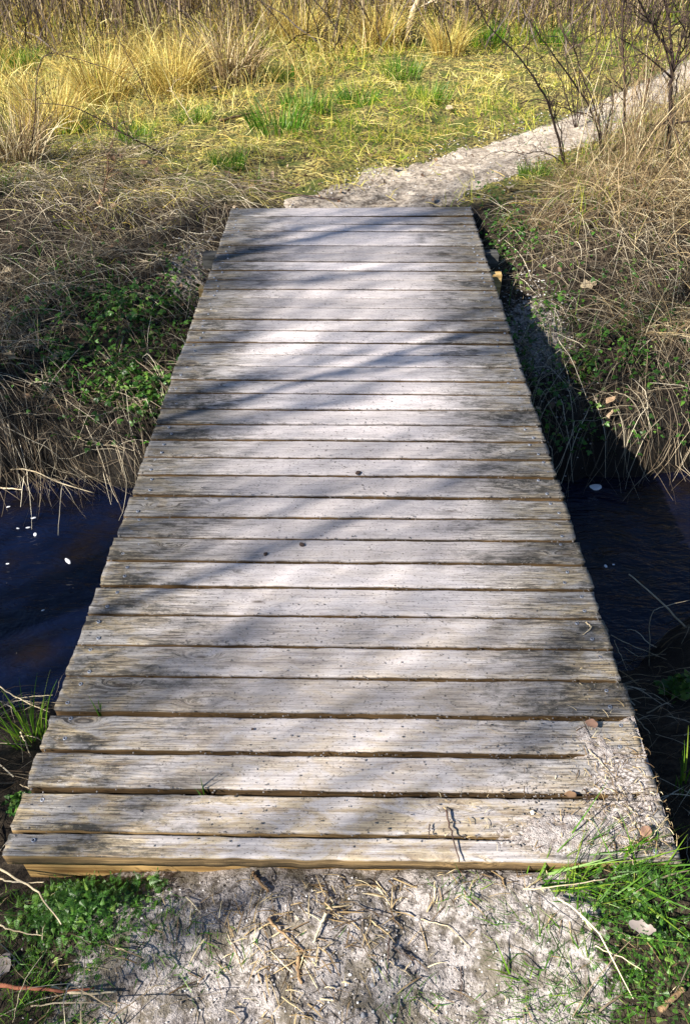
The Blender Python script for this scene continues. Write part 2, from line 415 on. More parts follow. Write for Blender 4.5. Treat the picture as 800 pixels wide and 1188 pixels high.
g = G('sandy_path')
P = g.pos()
n1 = g.noise(P, 4, 6, .65); n2 = g.noise(P, 30, 5, .7); n3 = g.noise(P, 120, 4, .7)
c = g.mix(g.sm(n2, .32, .64), (.42, .34, .27), (.78, .68, .56))
c = g.mix(g.math('MULTIPLY', g.sm(n3, .56, .66), .7), c, (.07, .055, .045))
gy = g.n('SeparateXYZ'); g.set(gy.inputs[0], P)
litter = g.math('MULTIPLY', g.math('SUBTRACT', 1.0, g.math('MULTIPLY', g.sm(gy.outputs[1], 5.0, 6.4), .5)), g.sm(n1, .38, .56))
c = g.mix(g.math('MULTIPLY', litter, .85), c, g.mix(g.sm(n2, .4, .6), (.06, .048, .038), (.34, .29, .24)))
M_PATH = g.done(g.bsdf(c, .95, .15, g.bump(g.math('ADD', n2, n3), .9, .015)))

g = G('spilled_sand')
P = g.pos(); n2 = g.noise(P, 60, 5, .7); n3 = g.noise(P, 240, 4, .7)
c = g.mix(g.sm(n2, .32, .6), (.30, .25, .23), (.60, .55, .53))
c = g.mix(g.math('MULTIPLY', g.sm(n3, .53, .62), .85), c, (.07, .055, .05))
M_SPILL = g.done(g.bsdf(c, .95, .15, g.bump(g.math('ADD', n2, n3), 1.0, .01)))

def stonemat(name, a, b):
    g = G(name); n = g.noise(g.n('TexCoord').outputs['Object'], 60, 4)
    return g.done(g.bsdf(g.mix(n, a, b), .7, .3, g.bump(n, .4, .003)))
M_WHITESTONE = stonemat('white_stone', (.55, .53, .52), (.80, .78, .77))
M_GREYSTONE = stonemat('grey_stone', (.10, .11, .13), (.28, .28, .30))
M_PINKSTONE = stonemat('pinkish_stone', (.36, .26, .22), (.52, .42, .38))
g = G('gravel_grit'); c = g.ramp(g.attr('rnd'), [(0, (.06, .055, .05)), (.5, (.22, .2, .19)), (.85, (.42, .39, .37)), (1, (.75, .73, .72))])
M_GRIT = g.done(g.bsdf(c, .8, .25))
g = G('foam'); M_FOAM = g.done(g.bsdf((.72, .73, .75), .6, .3))

# water
g = G('dark_stream_water')
P = g.pos()
w1 = g.noise(g.mapv(P, (3.2, 9, 1), (0, 0, 0)), 1, 4, .6, 1.2); w2 = g.noise(g.mapv(P, (14, 34, 1)), 1, 3, .6, .8)
h = g.math('ADD', g.math('MULTIPLY', w1, .7), g.math('MULTIPLY', w2, .22))
bedn = g.noise(P, 3.5, 5, .6)
c = g.mix(g.sm(bedn, .42, .7), (.002, .004, .016), (.006, .004, .004))  # blue paints the reflected sky into the base colour; brown is the bed
M_WATER = g.done(g.bsdf(c, .06, .5, g.bump(h, .8, .035), IOR=1.333))

# ------------------------------------------------------------------ terrain sheet
def axis(parts):
    out = [parts[0][0]]
    for a, b, st in parts:
        n = max(1, int(round((b - a) / st))); out += list(np.linspace(a, b, n + 1)[1:])
    return np.array(out)
geo = lambda a, n, k: [a * k ** i for i in range(1, n + 1)]
xs = axis([(-9, -4, .2), (-4, -1.3, .05), (-1.3, 1.3, .016), (1.3, 4, .05), (4, 9, .2)])
ex = np.array(geo(9, 16, 1.27)); xs = np.concatenate([-ex[::-1], xs, ex])
ys = axis([(-6, -.4, .3), (-.4, .25, .04), (.25, .95, .014), (.95, 5.4, .032), (5.4, 14.5, .075)])
ys = np.concatenate([-np.array(geo(6, 16, 1.3))[::-1], ys, np.array(geo(14.5, 14, 1.27))])
XX, YY = np.meshgrid(xs, ys); ZZ = gz(XX, YY)
nx, ny = len(xs), len(ys)
idx = np.arange(nx * ny).reshape(ny, nx)
F = np.stack([idx[:-1, :-1], idx[:-1, 1:], idx[1:, 1:], idx[1:, :-1]], -1).reshape(-1, 4)
fx, fy, fz = XX.ravel(), YY.ravel(), ZZ.ravel()
nzs = fbm(fx * 2.2, fy * 2.2, 3)
a_sand = (1 - sst(np.abs(fx + .03 + .12 * nzs), .33, .62)) * (fy < .95)
a_sand = np.maximum(a_sand, .8 * np.exp(-((fx - .98) / .2) ** 2 - ((fy - 3.75) / .35) ** 2))
a_sand = np.maximum(a_sand, .7 * np.exp(-((fx + .95) / .16) ** 2 - ((fy - 4.25) / .3) ** 2))
a_sand = np.maximum(a_sand, .35 * np.exp(-((fx - .95) / .15) ** 2 - ((fy - 1.0) / .25) ** 2))
a_sand = np.maximum(a_sand, .6 * (1 - sst(path_d(fx, fy), .15, .42)) * (fy > 4.7))
a_mead = sst(fy, 4.6, 5.6)
a_wet = 1 - sst(fz, -.62, -.22)
link('ground', raw_mesh('ground', np.stack([fx, fy, fz], -1), F, smooth=True, attrs={'sand': a_sand, 'meadow': a_mead, 'wet': a_wet}), M_GROUND)['kind'] = 'structure'

# water sheet
wx = np.linspace(-40, 40, 161); V = []; 
lo = np.interp(wx, [-40, 40], [0, 0]) + y_near(wx) - .45; hi = y_far(wx) + .3
V = np.array([(x, y, WATER) for x, a, b in zip(wx, lo, hi) for y in np.linspace(a, b, 5)])
ii = np.arange(len(V)).reshape(161, 5)
link('water', raw_mesh('water', V, np.stack([ii[:-1, :-1], ii[1:, :-1], ii[1:, 1:], ii[:-1, 1:]], -1).reshape(-1, 4), smooth=True), M_WATER)['kind'] = 'structure'

# path
pl = smooth_line(np.c_[PATH, np.zeros(len(PATH))], 260)[:, :2]
tg = np.gradient(pl, axis=0); tg /= np.linalg.norm(tg, axis=1, keepdims=True); nr = np.c_[-tg[:, 1], tg[:, 0]]
ws = np.linspace(-1, 1, 41); sarc = np.linspace(0, 1, 260)
half = np.interp(pl[:, 1], [4.6, 5.0, 5.6, 6.5, 9, 15], [.62, .60, .42, .31, .29, .33])
V = []
for i in range(260):
    wob = 1 + .5 * float(fbm(np.array([i * .09]), np.array([2.0]), 3)[0])
    q = pl[i] + nr[i] * (ws * half[i] * wob)[:, None]
    V.append(np.c_[q, gz(q[:, 0], q[:, 1]) + .014 - .05 * np.abs(ws) ** 5])
V = np.array(V).reshape(-1, 3)
V[:, 2] = np.where((V[:, 1] < 4.84) & (np.abs(V[:, 0]) < .8), np.minimum(V[:, 2], -.09), V[:, 2])
ii = np.arange(len(V)).reshape(260, 41)
link('path', raw_mesh('path', V, np.stack([ii[:-1, :-1], ii[:-1, 1:], ii[1:, 1:], ii[1:, :-1]], -1).reshape(-1, 4), smooth=True), M_PATH)['kind'] = 'structure'

# ------------------------------------------------------------------ footbridge
bridge = empty('footbridge', (-.0175, 2.8, 0), 'weathered grey plank footbridge without railings crossing the dark stream', 'footbridge')
BL = Vector((-.0175, 2.8, 0))
edges = [4.82, 4.678, 4.559, 4.45, 4.339, 4.226, 4.117, 4.005, 3.893, 3.774, 3.66, 3.557, 3.448, 3.33, 3.218, 3.103, 2.994, 2.888, 2.777, 2.676, 2.559, 2.453, 2.351, 2.238, 2.134, 2.022, 1.913, 1.806, 1.699, 1.59, 1.481, 1.368, 1.263, 1.148, 1.037, .936, .831, .779]
TH = .044
def plank_mesh(w, L, seed):
    r = np.random.default_rng(seed)
    n = 90; x = np.linspace(-L / 2, L / 2, n)
    # cross-section (y,z): rounded top edges, flat bottom
    hw = w / 2; q = .004
    prof = [(-hw, -TH), (-hw, -TH * .5), (-hw, -q * 1.2), (-hw, -q), (-hw + q * .3, -q * .3), (-hw + q, 0), (-hw + q * 1.2, 0)] + [(-hw + w * k, 0) for k in (.2, .35, .5, .65, .8)] + [(hw - q * 1.2, 0), (hw - q, 0), (hw - q * .3, -q * .3), (hw, -q), (hw, -q * 1.2), (hw, -TH * .5), (hw, -TH)]
    prof = np.array(prof); m = len(prof)
    V = np.zeros((n, m, 3))
    o = r.random() * 90
    eF = .0035 * fbm(x * 5 + o, x * 0 + 1, 4) + .003 * fbm(x * 30 + o, x * 0 + 5, 3); eB = .0035 * fbm(x * 5 + o, x * 0 + 11, 4) + .003 * fbm(x * 30 + o, x * 0 + 15, 3)
    cup = r.normal(0, .0012); bow = r.normal(0, .002); tw = r.normal(0, .0015)
    for j, (py, pz) in enumerate(prof):
        u = py / hw
        V[:, j, 0] = x
        V[:, j, 1] = py + np.where(u < 0, eF, eB) * abs(u) ** 3
        V[:, j, 2] = pz + (cup * (u * u) + tw * u * x + bow * (x / L * 2) ** 2 + .0012 * fbm(x * 8 + o, x * 0 + u * 2.0, 3)) * (1 if pz > -TH * .6 else .5)
        # rounded rough ends: a few splintered steps
        V[0, j, 0] += .004 * r.random() + .006 * float(vnoise(np.array([u * 3 + o]), np.array([1.]))[0] ** 3)
        V[-1, j, 0] -= .004 * r.random() + .010 * float(vnoise(np.array([u * 3 + o]), np.array([7.]))[0] ** 3)
    # splits running in from the ends
    V = V.reshape(-1, 3); ii = np.arange(n * m).reshape(n, m)
    F = np.stack([ii[:-1, :-1], ii[:-1, 1:], ii[1:, 1:], ii[1:, :-1]], -1).reshape(-1, 4)
    Fb = np.stack([ii[:-1, 0], ii[1:, 0], ii[1:, -1], ii[:-1, -1]], -1)
    F = np.vstack([F, Fb])
    c0 = np.array([[0, 0, -TH * .5]]) + [[-L / 2 + .006, 0, 0]]; c1 = np.array([[L / 2 - .006, 0, -TH * .5]])
    V = np.vstack([V, c0, c1]); a = n * m; b = a + 1
    T = [(a, ii[0, (j + 1) % m], ii[0, j]) for j in range(m)] + [(b, ii[-1, j], ii[-1, (j + 1) % m]) for j in range(m)]
    return raw_mesh('plank', V, [F, np.array(T)], smooth=True)

def screw_mesh():
    V = []; F = []
    rr = [(.0052, -.004), (.0052, .0006), (.0044, .0011), (.0022, .0011), (.0018, -.0006)]
    k = 12
    for r, z in rr:
        for j in range(k): V.append((r * math.cos(2 * PI * j / k), r * math.sin(2 * PI * j / k), z))
    for i in range(len(rr) - 1):
        for j in range(k): F.append((i * k + j, i * k + (j + 1) % k, (i + 1) * k + (j + 1) % k, (i + 1) * k + j))
    V.append((0, 0, -.0008)); c = len(V) - 1
    me = raw_mesh('screw', V, [np.array(F), np.array([(c, 4 * k + j, 4 * k + (j + 1) % k) for j in range(k)])])
    me.materials.append(M_SCREW); me.materials.append(M_RECESS)
    for p in me.polygons:
        if len(p.vertices) == 3 or p.index >= 3 * k: p.material_index = 1
    return me
SCREW = screw_mesh()
far_screws = []
np_ = len(edges) - 1
for i in range(np_ - 1, -1, -1):
    yb, yf_ = edges[i + 1], edges[i]
    w = yf_ - yb - rng.uniform(.010, .018); yc = (yb + yf_) / 2
    if i == np_ - 1: w = yf_ - yb - .004
    L = 1.475 + rng.normal(0, .002)
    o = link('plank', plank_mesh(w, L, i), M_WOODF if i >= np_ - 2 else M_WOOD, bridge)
    dz = -.001 + rng.normal(0, .0016)
    rz = rng.normal(0, .0012)
    if i == 0: rz = .032; dz = .006; 
    if i == 1: rz = .014
    o.location = Vector((-.0175 + rng.normal(0, .002), yc, dz)) - BL
    o.rotation_euler = (rng.normal(0, .008), 0, rz)
    if i == np_ - 1: o['label'] = 'narrow tan front plank half the width of the others'
    for k, sx in enumerate((-.695, .662)):
        for sy in ((-.3, .3) if w > .08 else (0,)):
            px = sx + rng.normal(0, .014) + .0175; py = sy * w + rng.normal(0, .006)
            if np_ - i <= 24:
                s = link('screw', SCREW, None, o); s.location = (px, py, .0008); s.rotation_euler = (rng.normal(0, .06), rng.normal(0, .06), rng.random() * 6)
            else: far_screws.append((px - .0175, yc + py, dz + .0014))
fs = np.array(far_screws) - np.array(BL)
sv = np.array([v.co[:] for v in SCREW.vertices]); sf4 = np.array([p.vertices[:] for p in SCREW.polygons if len(p.vertices) == 4])
o = link('screw_row', scatter('screw_row', sv, sf4, fs, rots(len(fs), .05), np.ones(len(fs))), M_SCREW, bridge); o['kind'] = 'stuff'

def box_mesh(name, sx, sy, sz, seg=10, rough=.002):
    import bmesh
    bm = bmesh.new(); bmesh.ops.create_cube(bm, size=1)
    for v in bm.verts: v.co = (v.co.x * sx, v.co.y * sy, v.co.z * sz)
    bmesh.ops.bevel(bm, geom=bm.edges[:], offset=min(sx, sy, sz) * .06, segments=2, affect='EDGES')
    bmesh.ops.subdivide_edges(bm, edges=[e for e in bm.edges if e.calc_length() > .03], cuts=seg, use_grid_fill=True)
    for v in bm.verts:
        p = np.array([v.co.x * 14 + sx * 9, v.co.y * 14 + v.co.z * 9])
        v.co += Vector((1, .6, .8)) * (rough * float(fbm(p[:1], p[1:], 3)[0]))
    me = bpy.data.meshes.new(name); bm.to_mesh(me); bm.free()
    for p in me.polygons: p.use_smooth = False
    return me
def part(name, sx, sy, sz, c, m, rot=(0, 0, 0)):
    o = link(name, box_mesh(name, sx, sy, sz), m, bridge); o.location = Vector(c) - BL; o.rotation_euler = rot; return o
for sx in (-.66, -.0175, .625): part('stringer', .09, 3.98, .14, (sx, 2.80, -.118), M_DARKBEAM)
part('bearer', 1.44, .05, .10, (-.0175, .822, -.098), M_BEARER)
part('crossbeam', 1.66, .085, .075, (-.0175, 4.24, -.225 + .14), M_DARKBEAM, (0, 0, .02))
part('post', .062, .05, .55, (.752, 3.93, -.305), M_POST)
part('post', .055, .05, .55, (-.775, 3.745, -.310), M_POST, (0, .03, .1))

# ------------------------------------------------------------------ vegetation: stuff layers
def inview(x, y, m=.8): return np.abs(x + .01 * y) < .46 * (y * .76 + 1.07) + m + 1.4
def area(n, x0, x1, y0, y1, dens, m=.8):
    x = rng.uniform(x0, x1, n); y = rng.uniform(y0, y1, n)
    k = (rng.random(n) < dens(x, y)) & inview(x, y, m)
    return np.stack([x[k], y[k]], -1)
def offbridge(x, y, mx=.80): return ~((np.abs(x + .0175) < mx) & (y < 4.88) & (y > .76))
def U(a, b, n): return rng.uniform(a, b, n)

# tall golden grass at the back and left
def tall_mask(x, y):
    left = sst(y - np.interp(x, [-6, -2.5, -1.3, -.5, 0.3, 1.2, 2.5, 5], [5.4, 5.6, 6.6, 7.3, 9.0, 10.0, 10.6, 11.5]), 0, .9)
    cl = sst(fbm(x * 1.6, y * 1.3, 3), -.35, .35)
    return left * (.25 + .75 * cl) * (path_d(x, y) > .7)
xy = area(56000, -9.2, 9.2, 5.3, 13.6, lambda x, y: tall_mask(x, y) * .62, .6); n = len(xy)
P, W = blades(xy, U(.22, .62, n) * (.8 + .5 * sst(fbm(xy[:, 0] * .9, xy[:, 1] * .9, 2), -.3, .4)), U(0, 2 * PI, n), U(0, .7, n), U(.1, 2.2, n), U(.0018, .0040, n), 6)
P += np.cumsum(rng.normal(0, .009, P.shape), 1)
stuff('tall_dry_grass', strands_mesh('tall_dry_grass', P, W), M_GOLD, 'golden dry grass standing tall along the back of the meadow', 'dry grass')

# thicket of dead stalks behind
xy = area(18500, -10.5, 10.5, 8.6, 15.5, lambda x, y: sst(y, np.interp(x, [-6, -1, 1, 6], [8.2, 9.2, 9.6, 10.0]), np.interp(x, [-6, -1, 1, 6], [10.2, 11, 11.2, 11.6])) * .75 * (path_d(x, y) > .6), .8); n = len(xy)
P, W = blades(xy, U(.6, 1.7, n), U(0, 2 * PI, n), np.abs(rng.normal(0, .16, n)), rng.normal(0, .35, n), U(.0025, .006, n), 6, .7)
P += rng.normal(0, .012, P.shape)
stuff('dead_stalks', strands_mesh('dead_stalks', P, W), M_STALK, 'thicket of thin brown dead stalks across the top', 'dead stalks')
# slanting dead twigs tangled through the thicket
xy = area(1600, -8, 8, 9.2, 14, lambda x, y: (path_d(x, y) > .8) * 1.0, .8); n = len(xy)
P, W = blades(xy, U(.5, 1.3, n), U(0, 2 * PI, n), U(.3, 1.1, n), rng.normal(0, .4, n), U(.004, .009, n), 6, .7, zoff=.05)
P += rng.normal(0, .015, P.shape)
stuff('tangled_twigs', strands_mesh('tangled_twigs', P, W, rnd=rng.random(n) * .45), M_STALK, 'dark slanting twigs tangled through the dead stalks', 'twigs')

# short meadow turf
def turf(x, y):
    d = .05 + .95 * sst(path_d(x, y) + .22 * fbm(x * 4, y * 4, 4), np.interp(y, [5, 6], [.28, .12]), np.interp(y, [5, 6], [.62, .36]))
    return d * offbridge(x, y, .85) * sst(y, 4.1, 5.0) * (.16 + .84 * sst(fbm(x * 2.6, y * 2.6, 4), -.3, .25))
xy = area(146000, -8.5, 8.5, 4.2, 12.5, lambda x, y: turf(x, y) * .85, .5); n = len(xy)
grn = sst(fbm(xy[:, 0] * 1.1 + 5, xy[:, 1] * 1.1, 3) + .15 * sst(xy[:, 0], -1.6, 0) , -.12, .35)
hgt = U(.03, .10, n) * (1 + .8 * grn) * (.6 + .9 * sst(fbm(xy[:, 0] * 4, xy[:, 1] * 4, 2), -.3, .3))
P, W = blades(xy, hgt, U(0, 2 * PI, n), U(0, .9, n), U(.1, 1.0, n), U(.0012, .0027, n) * np.interp(xy[:, 1], [5, 11], [1, 1.7]), 4)
stuff('meadow_turf', strands_mesh('meadow_turf', P, W, rnd=np.clip(rng.random(n) * .75 + .46 - .52 * grn, 0, 1)), M_MEADOW, 'short yellow green meadow turf beside the sandy path', 'turf')
# flat dead grass lying in the turf
xy = area(24000, -6, 7, 4.6, 11, lambda x, y: turf(x, y) * .8, .5); n = len(xy)
P, W = draped(xy, U(.06, .24, n), U(0, 2 * PI, n), U(.005, .06, n), U(0, .02, n), U(.0009, .0020, n) * np.interp(xy[:, 1], [5, 11], [1, 1.6]), 4, .12, .1, .03)
stuff('fallen_straw', strands_mesh('fallen_straw', P, W), M_GOLD, 'pale straw lying flat over the meadow turf', 'straw')

# matted straw on the two banks
def bankmask(x, y):
    s = y - y_far(x)
    a = ((s > .0) & (y < 5.5)) * sst(s, 0, .15)
    return a * offbridge(x, y, .84) * (path_d(x, y) > .75)
def lb(x, y):     # clear patches where herbs and soil show
    herb = np.exp(-((x + 1.2) / .38) ** 2 - ((y - 3.75) / .42) ** 2)
    herb2 = np.exp(-((x - 1.15) / .30) ** 2 - ((y - 3.65) / .5) ** 2)
    return np.clip(1 - .55 * herb - .45 * herb2, 0, 1)
xy = area(60000, -5, 5.2, 2.95, 5.5, lambda x, y: bankmask(x, y) * lb(x, y) * (.3 + .7 * sst(fbm(x * 2.6, y * 2.6, 3), -.35, .3)) * .62, .5); n = len(xy)
az = np.where(xy[:, 0] < 0, rng.normal(-.8, .6, n), rng.normal(-1.9, 1.0, n)); az = np.where(rng.random(n) < .3, U(0, 2 * PI, n), az)
P, W = draped(xy, U(.12, .48, n), az, U(.004, .05, n), U(0, .05, n), U(.0007, .0017, n), 8, .30, .5, .06)
stuff('matted_straw', strands_mesh('matted_straw', P, W), M_STRAW, 'grey bleached straw matted over both far banks', 'straw')
# strands hanging over the bank edge towards the water
xs_, n = [], 1500
x = np.concatenate([U(-3.4, -1.0, 800), U(.95, 3.2, 450)]); s_ = U(.02, .55, len(x)); y = y_far(x) + s_; n = len(x)
az = np.where(x < 0, rng.normal(-.72, .35, n), rng.normal(-1.85, .5, n))
P, W = draped(np.stack([x, y], -1), U(.14, .42, n), az, U(.01, .05, n), U(.01, .07, n), U(.0008, .0019, n), 9, .35, .75, .07)
k = offbridge(P[..., 0].max(1) * (x < 0) + P[..., 0].min(1) * (x > 0), y, .79)
stuff('hanging_straw', strands_mesh('hanging_straw', P[k], W[k]), M_STRAW, 'long bleached strands hanging down over the bank edges', 'straw')

# old grass on the right hump and left edge
def hump(x, y):
    r = sst(x - np.interp(y, [3.4, 4.2, 5.0, 5.7, 6.3, 7.2], [1.9, 1.45, 1.05, 1.35, 1.95, 2.9]), 0, .5) * (y < 7.5) * sst(y, 3.3, 3.8)
    return r * (path_d(x, y) > .62)
xy = area(16000, .9, 5.2, 3.3, 7.4, lambda x, y: hump(x, y) * (.12 + .88 * sst(fbm(x * 3.2, y * 3.2, 3), -.2, .35)) * .8, .5); n = len(xy)
P, W = blades(xy, U(.25, .62, n), U(0, 2 * PI, n), U(.1, .9, n), U(.3, 2.0, n), U(.0010, .0024, n), 8)
P += np.cumsum(rng.normal(0, .008, P.shape), 1)
stuff('old_grass', strands_mesh('old_grass', P, W), M_TAN, 'dense tan old grass over the hump right of the bridge', 'dry grass')
xy = area(5200, 1.2, 5.5, 4.9, 8.2, lambda x, y: sst(x - np.interp(y, [4.9, 5.6, 6.3, 7.2, 8.2], [1.25, 1.35, 1.75, 2.75, 3.6]), 0, .35) * (path_d(x, y) > .42) * .75, .5); n = len(xy)
P, W = blades(xy, U(.35, .95, n), U(0, 2 * PI, n), U(0, .45, n), U(0, 1.1, n), U(.0014, .0030, n), 7, .8)
P += np.cumsum(rng.normal(0, .008, P.shape), 1)
stuff('upright_straw', strands_mesh('upright_straw', P, W), M_TAN, 'taller upright straw around the saplings beside the path', 'dry grass')
def leftm(x, y): return sst(-x - np.interp(y, [3.2, 4, 5, 6], [1.75, 1.55, 1.25, 1.1]), 0, .7) * sst(y, 3.2, 3.6) * (y < 6.2)
xy = area(13000, -4.6, -1.1, 3.2, 6.2, lambda x, y: leftm(x, y) * (.15 + .85 * sst(fbm(x * 2.4 + 4, y * 2.4, 2), -.2, .35)) * np.interp(y, [3.2, 4.6, 5.6], [.14, .25, .7]), .5); n = len(xy)
P, W = blades(xy, U(.18, .5, n), rng.normal(-.7, 1.4, n), U(.5, 1.3, n), U(.4, 1.6, n), U(.0009, .0018, n), 8)
P[:, 1:-1] += rng.normal(0, .008, P[:, 1:-1].shape)
stuff('drooping_grass', strands_mesh('drooping_grass', P, W), M_STRAW, 'drooping grey grass over the bank left of the bridge', 'dry grass')

# leaf templates
def leaf_tpl(w=.45, fold=.15, n=4):
    V = []; F = []
    for i in range(n + 1):
        t = i / n; ww = w * math.sin(PI * (t * .92 + .04)) ** .8 * (1 - .35 * t)
        z = -.25 * t * t
        V += [(-ww, t, z + fold * ww), (0, t, z), (ww, t, z + fold * ww)]
    for i in range(n):
        b = i * 3; F += [(b, b + 1, b + 4, b + 3), (b + 1, b + 2, b + 5, b + 4)]
    return np.array(V), np.array(F)
def compound(angs, sc=1.0, n=3, w=.42, spread=.0):
    v0, f0 = leaf_tpl(w, .2, n); Vs, Fs = [], []; o = 0
    for a, l, off in angs:
        c, s = math.cos(a), math.sin(a); v = v0 * l
        v = np.stack([v[:, 0] * c - v[:, 1] * s, v[:, 0] * s + v[:, 1] * c, v[:, 2]], -1) + np.array([0, off, 0])
        Vs.append(v); Fs.append(f0 + o); o += len(v)
    return np.vstack(Vs) * sc, np.vstack(Fs)
TRI = compound([(-1.1, .8, 0), (0, 1, .05), (1.1, .8, 0)])
FROND = compound([(s * (1.1 - .1 * k), .44 * (1 - .14 * k), .15 * k) for k in range(6) for s in (-1, 1)] + [(0, .35, .88)], n=2, w=.24)

def herbs(n, cx, cy, sx, sy, tpl, sc, lift=(.02, .09), tilt=.5, wild=lambda x, y: 1):
    x = rng.normal(cx, sx, n); y = rng.normal(cy, sy, n)
    k = offbridge(x, y, .79) & (rng.random(n) < wild(x, y)); x, y = x[k], y[k]; n = len(x)
    g_ = gz(x, y); k = g_ > WATER + .06; x, y, g_ = x[k], y[k], g_[k]; n = len(x)
    cl = sst(fbm(x * 6, y * 6, 2), -.25, .15); k = rng.random(n) < .15 + .85 * cl; x, y, g_ = x[k], y[k], g_[k]; n = len(x)
    return np.stack([x, y, g_ + U(*lift, n)], -1), rots(n, tilt), U(*sc, n)
H1 = herbs(2500, -1.20, 3.74, .26, .26, TRI, (.012, .028), (.02, .10)); H1b = herbs(750, -1.05, 3.35, .2, .15, TRI, (.012, .028), (.03, .1))
H1 = tuple(np.concatenate(q) for q in zip(H1, H1b))
stuff('bank_herbs', scatter('bank_herbs', *TRI, *H1), M_HERB, 'small green clover like herbs covering the left far bank', 'herbs')
H2 = herbs(1900, 1.15, 3.5, .28, .35, TRI, (.010, .026)); H2b = herbs(1300, 1.9, 3.85, .5, .3, TRI, (.010, .022)); H2c = herbs(700, .95, 4.5, .14, .3, TRI, (.01, .02))
H2 = tuple(np.concatenate(q) for q in zip(H2, H2b, H2c))
stuff('shady_herbs', scatter('shady_herbs', *TRI, *H2), M_HERB, 'dark green herbs among straw on the right far bank', 'herbs')

# green grass shoots on the banks
def shoots(x, y): return bankmask(x, y) * sst(fbm(x * 1.9 + 9, y * 1.9, 3), -.08, .25)
xy = area(14000, -4.5, 4.5, 3.2, 5.6, lambda x, y: shoots(x, y) * .8, .4); n = len(xy)
P, W = blades(xy, U(.05, .18, n), U(0, 2 * PI, n), U(.0, .7, n), U(.2, 1.5, n), U(.0012, .0026, n), 5)
stuff('green_shoots', strands_mesh('green_shoots', P, W), M_GREEN, 'thin green shoots growing through the straw on the banks', 'grass')

# dead leaf litter
v0, f0 = leaf_tpl(.40, .5, 4); v0[:, 2] += .12 * np.sin(v0[:, 1] * 7)
xy = area(2600, -4, 4.5, 3.05, 6.0, lambda x, y: np.maximum(bankmask(x, y), (y > 5) * .4) * sst(fbm(x * 2, y * 2, 2), -.2, .3), .4); n = len(xy)
pos = np.c_[xy, gz(xy[:, 0], xy[:, 1]) + U(.01, .05, n)]
stuff('leaf_litter', scatter('leaf_litter', v0, f0, pos, rots(n, .7), U(.02, .055, n)), M_LITTER, 'brown dead leaves scattered between the straw', 'leaf litter')

# near bank: straw and shoots
def nearbank(x, y): return ((y < y_near(x) - .02) & (np.abs(x) > .76) & (y > .2)) | ((y < .77) & (np.abs(x) > .38))
xy = area(7600, -2.3, 2.9, .25, 2.5, lambda x, y: nearbank(x, y) * np.where(y < .77, .35, 1.0) * .75, .5); n = len(xy)
P, W = draped(xy, U(.05, .26, n), U(0, 2 * PI, n), U(.003, .035, n), U(0, .05, n), U(.0008, .0019, n), 7, .3, .45, .07)
k = offbridge(P[..., 0], P[..., 1], .755).all(1)
stuff('near_straw', strands_mesh('near_straw', P[k], W[k]), M_STRAW, 'loose straw on the near bank either side of the deck', 'straw')
xy = area(15000, -.95, .95, .25, .765, lambda x, y: np.clip(.25 + sst(np.abs(x), .05, .6) * .6 + sst(x, .22, .5) * .5, 0, 1) * sst(fbm(x * 8, y * 8, 3), -.05, .3), .3); n = len(xy)
P, W = blades(xy, U(.012, .055, n), U(0, 2 * PI, n), U(.2, 1.2, n), U(.1, 1.2, n), U(.0005, .0012, n), 4)
stuff('short_grass', strands_mesh('short_grass', P, W, rnd=rng.random(n) ** 2 * .95), M_GREEN, 'short sparse grass on the sandy ground before the deck', 'grass')
# chopped straw on the sand
xy = area(3800, -.8, .75, .25, .775, lambda x, y: np.clip(.16 + 1.5 * np.exp(-((x + .09) / .16) ** 2 - ((y - .66) / .10) ** 2) + .7 * np.exp(-((x + .1) / .06) ** 2 - ((y - .52) / .12) ** 2) + .6 * np.exp(-((x - .25) / .3) ** 2 - ((y - .75) / .03) ** 2), 0, 1), .3); n = len(xy)
P, W = draped(xy, U(.010, .06, n), U(0, 2 * PI, n), U(.001, .008, n), U(0, .008, n), U(.0006, .0017, n), 4, .08, .2, .04)
stuff('chopped_straw', strands_mesh('chopped_straw', P, W), M_TAN, 'bits of chopped straw strewn on the sand before the deck', 'straw bits')
# grit on the sand, in the gaps and at the abutments
def ico():
    import bmesh
    bm = bmesh.new(); bmesh.ops.create_icosphere(bm, subdivisions=1, radius=1)
    V = np.array([v.co[:] for v in bm.verts]); F = np.array([[v.index for v in f.verts] for f in bm.faces]); bm.free(); return V, F
IV, IF = ico()
xy1 = area(4200, -.7, .6, .25, .775, lambda x, y: .25 + .75 * sst(np.abs(x - .02), .5, .1), .3)
xy2 = np.stack([rng.normal(.98, .12, 1300), rng.normal(3.75, .28, 1300)], -1); xy3 = np.stack([rng.normal(-.93, .08, 600), rng.normal(4.25, .2, 600)], -1)
xy4 = area(2600, -.9, 2.2, 4.9, 7.2, lambda x, y: (path_d(x, y) < .5) * 1.0, .3)
xy = np.concatenate([xy1, xy2[offbridge(xy2[:, 0], xy2[:, 1], .78)], xy3[offbridge(xy3[:, 0], xy3[:, 1], .78)], xy4]); n = len(xy)
sc = np.c_[U(.001, .0035, n), U(.001, .0035, n), U(.0008, .0022, n)] * np.interp(xy[:, 1], [.8, 3, 6], [1, 2.2, 2.6])[:, None]
stuff('grit', scatter('grit', IV, IF, np.c_[xy, gz(xy[:, 0], xy[:, 1]) + sc[:, 2] * .4 + (path_d(xy[:, 0], xy[:, 1]) < .5) * (xy[:, 1] > 4.8) * .012], rots(n, 1.), sc), M_GRIT, 'fine grey grit and little stones on bare sand', 'grit')
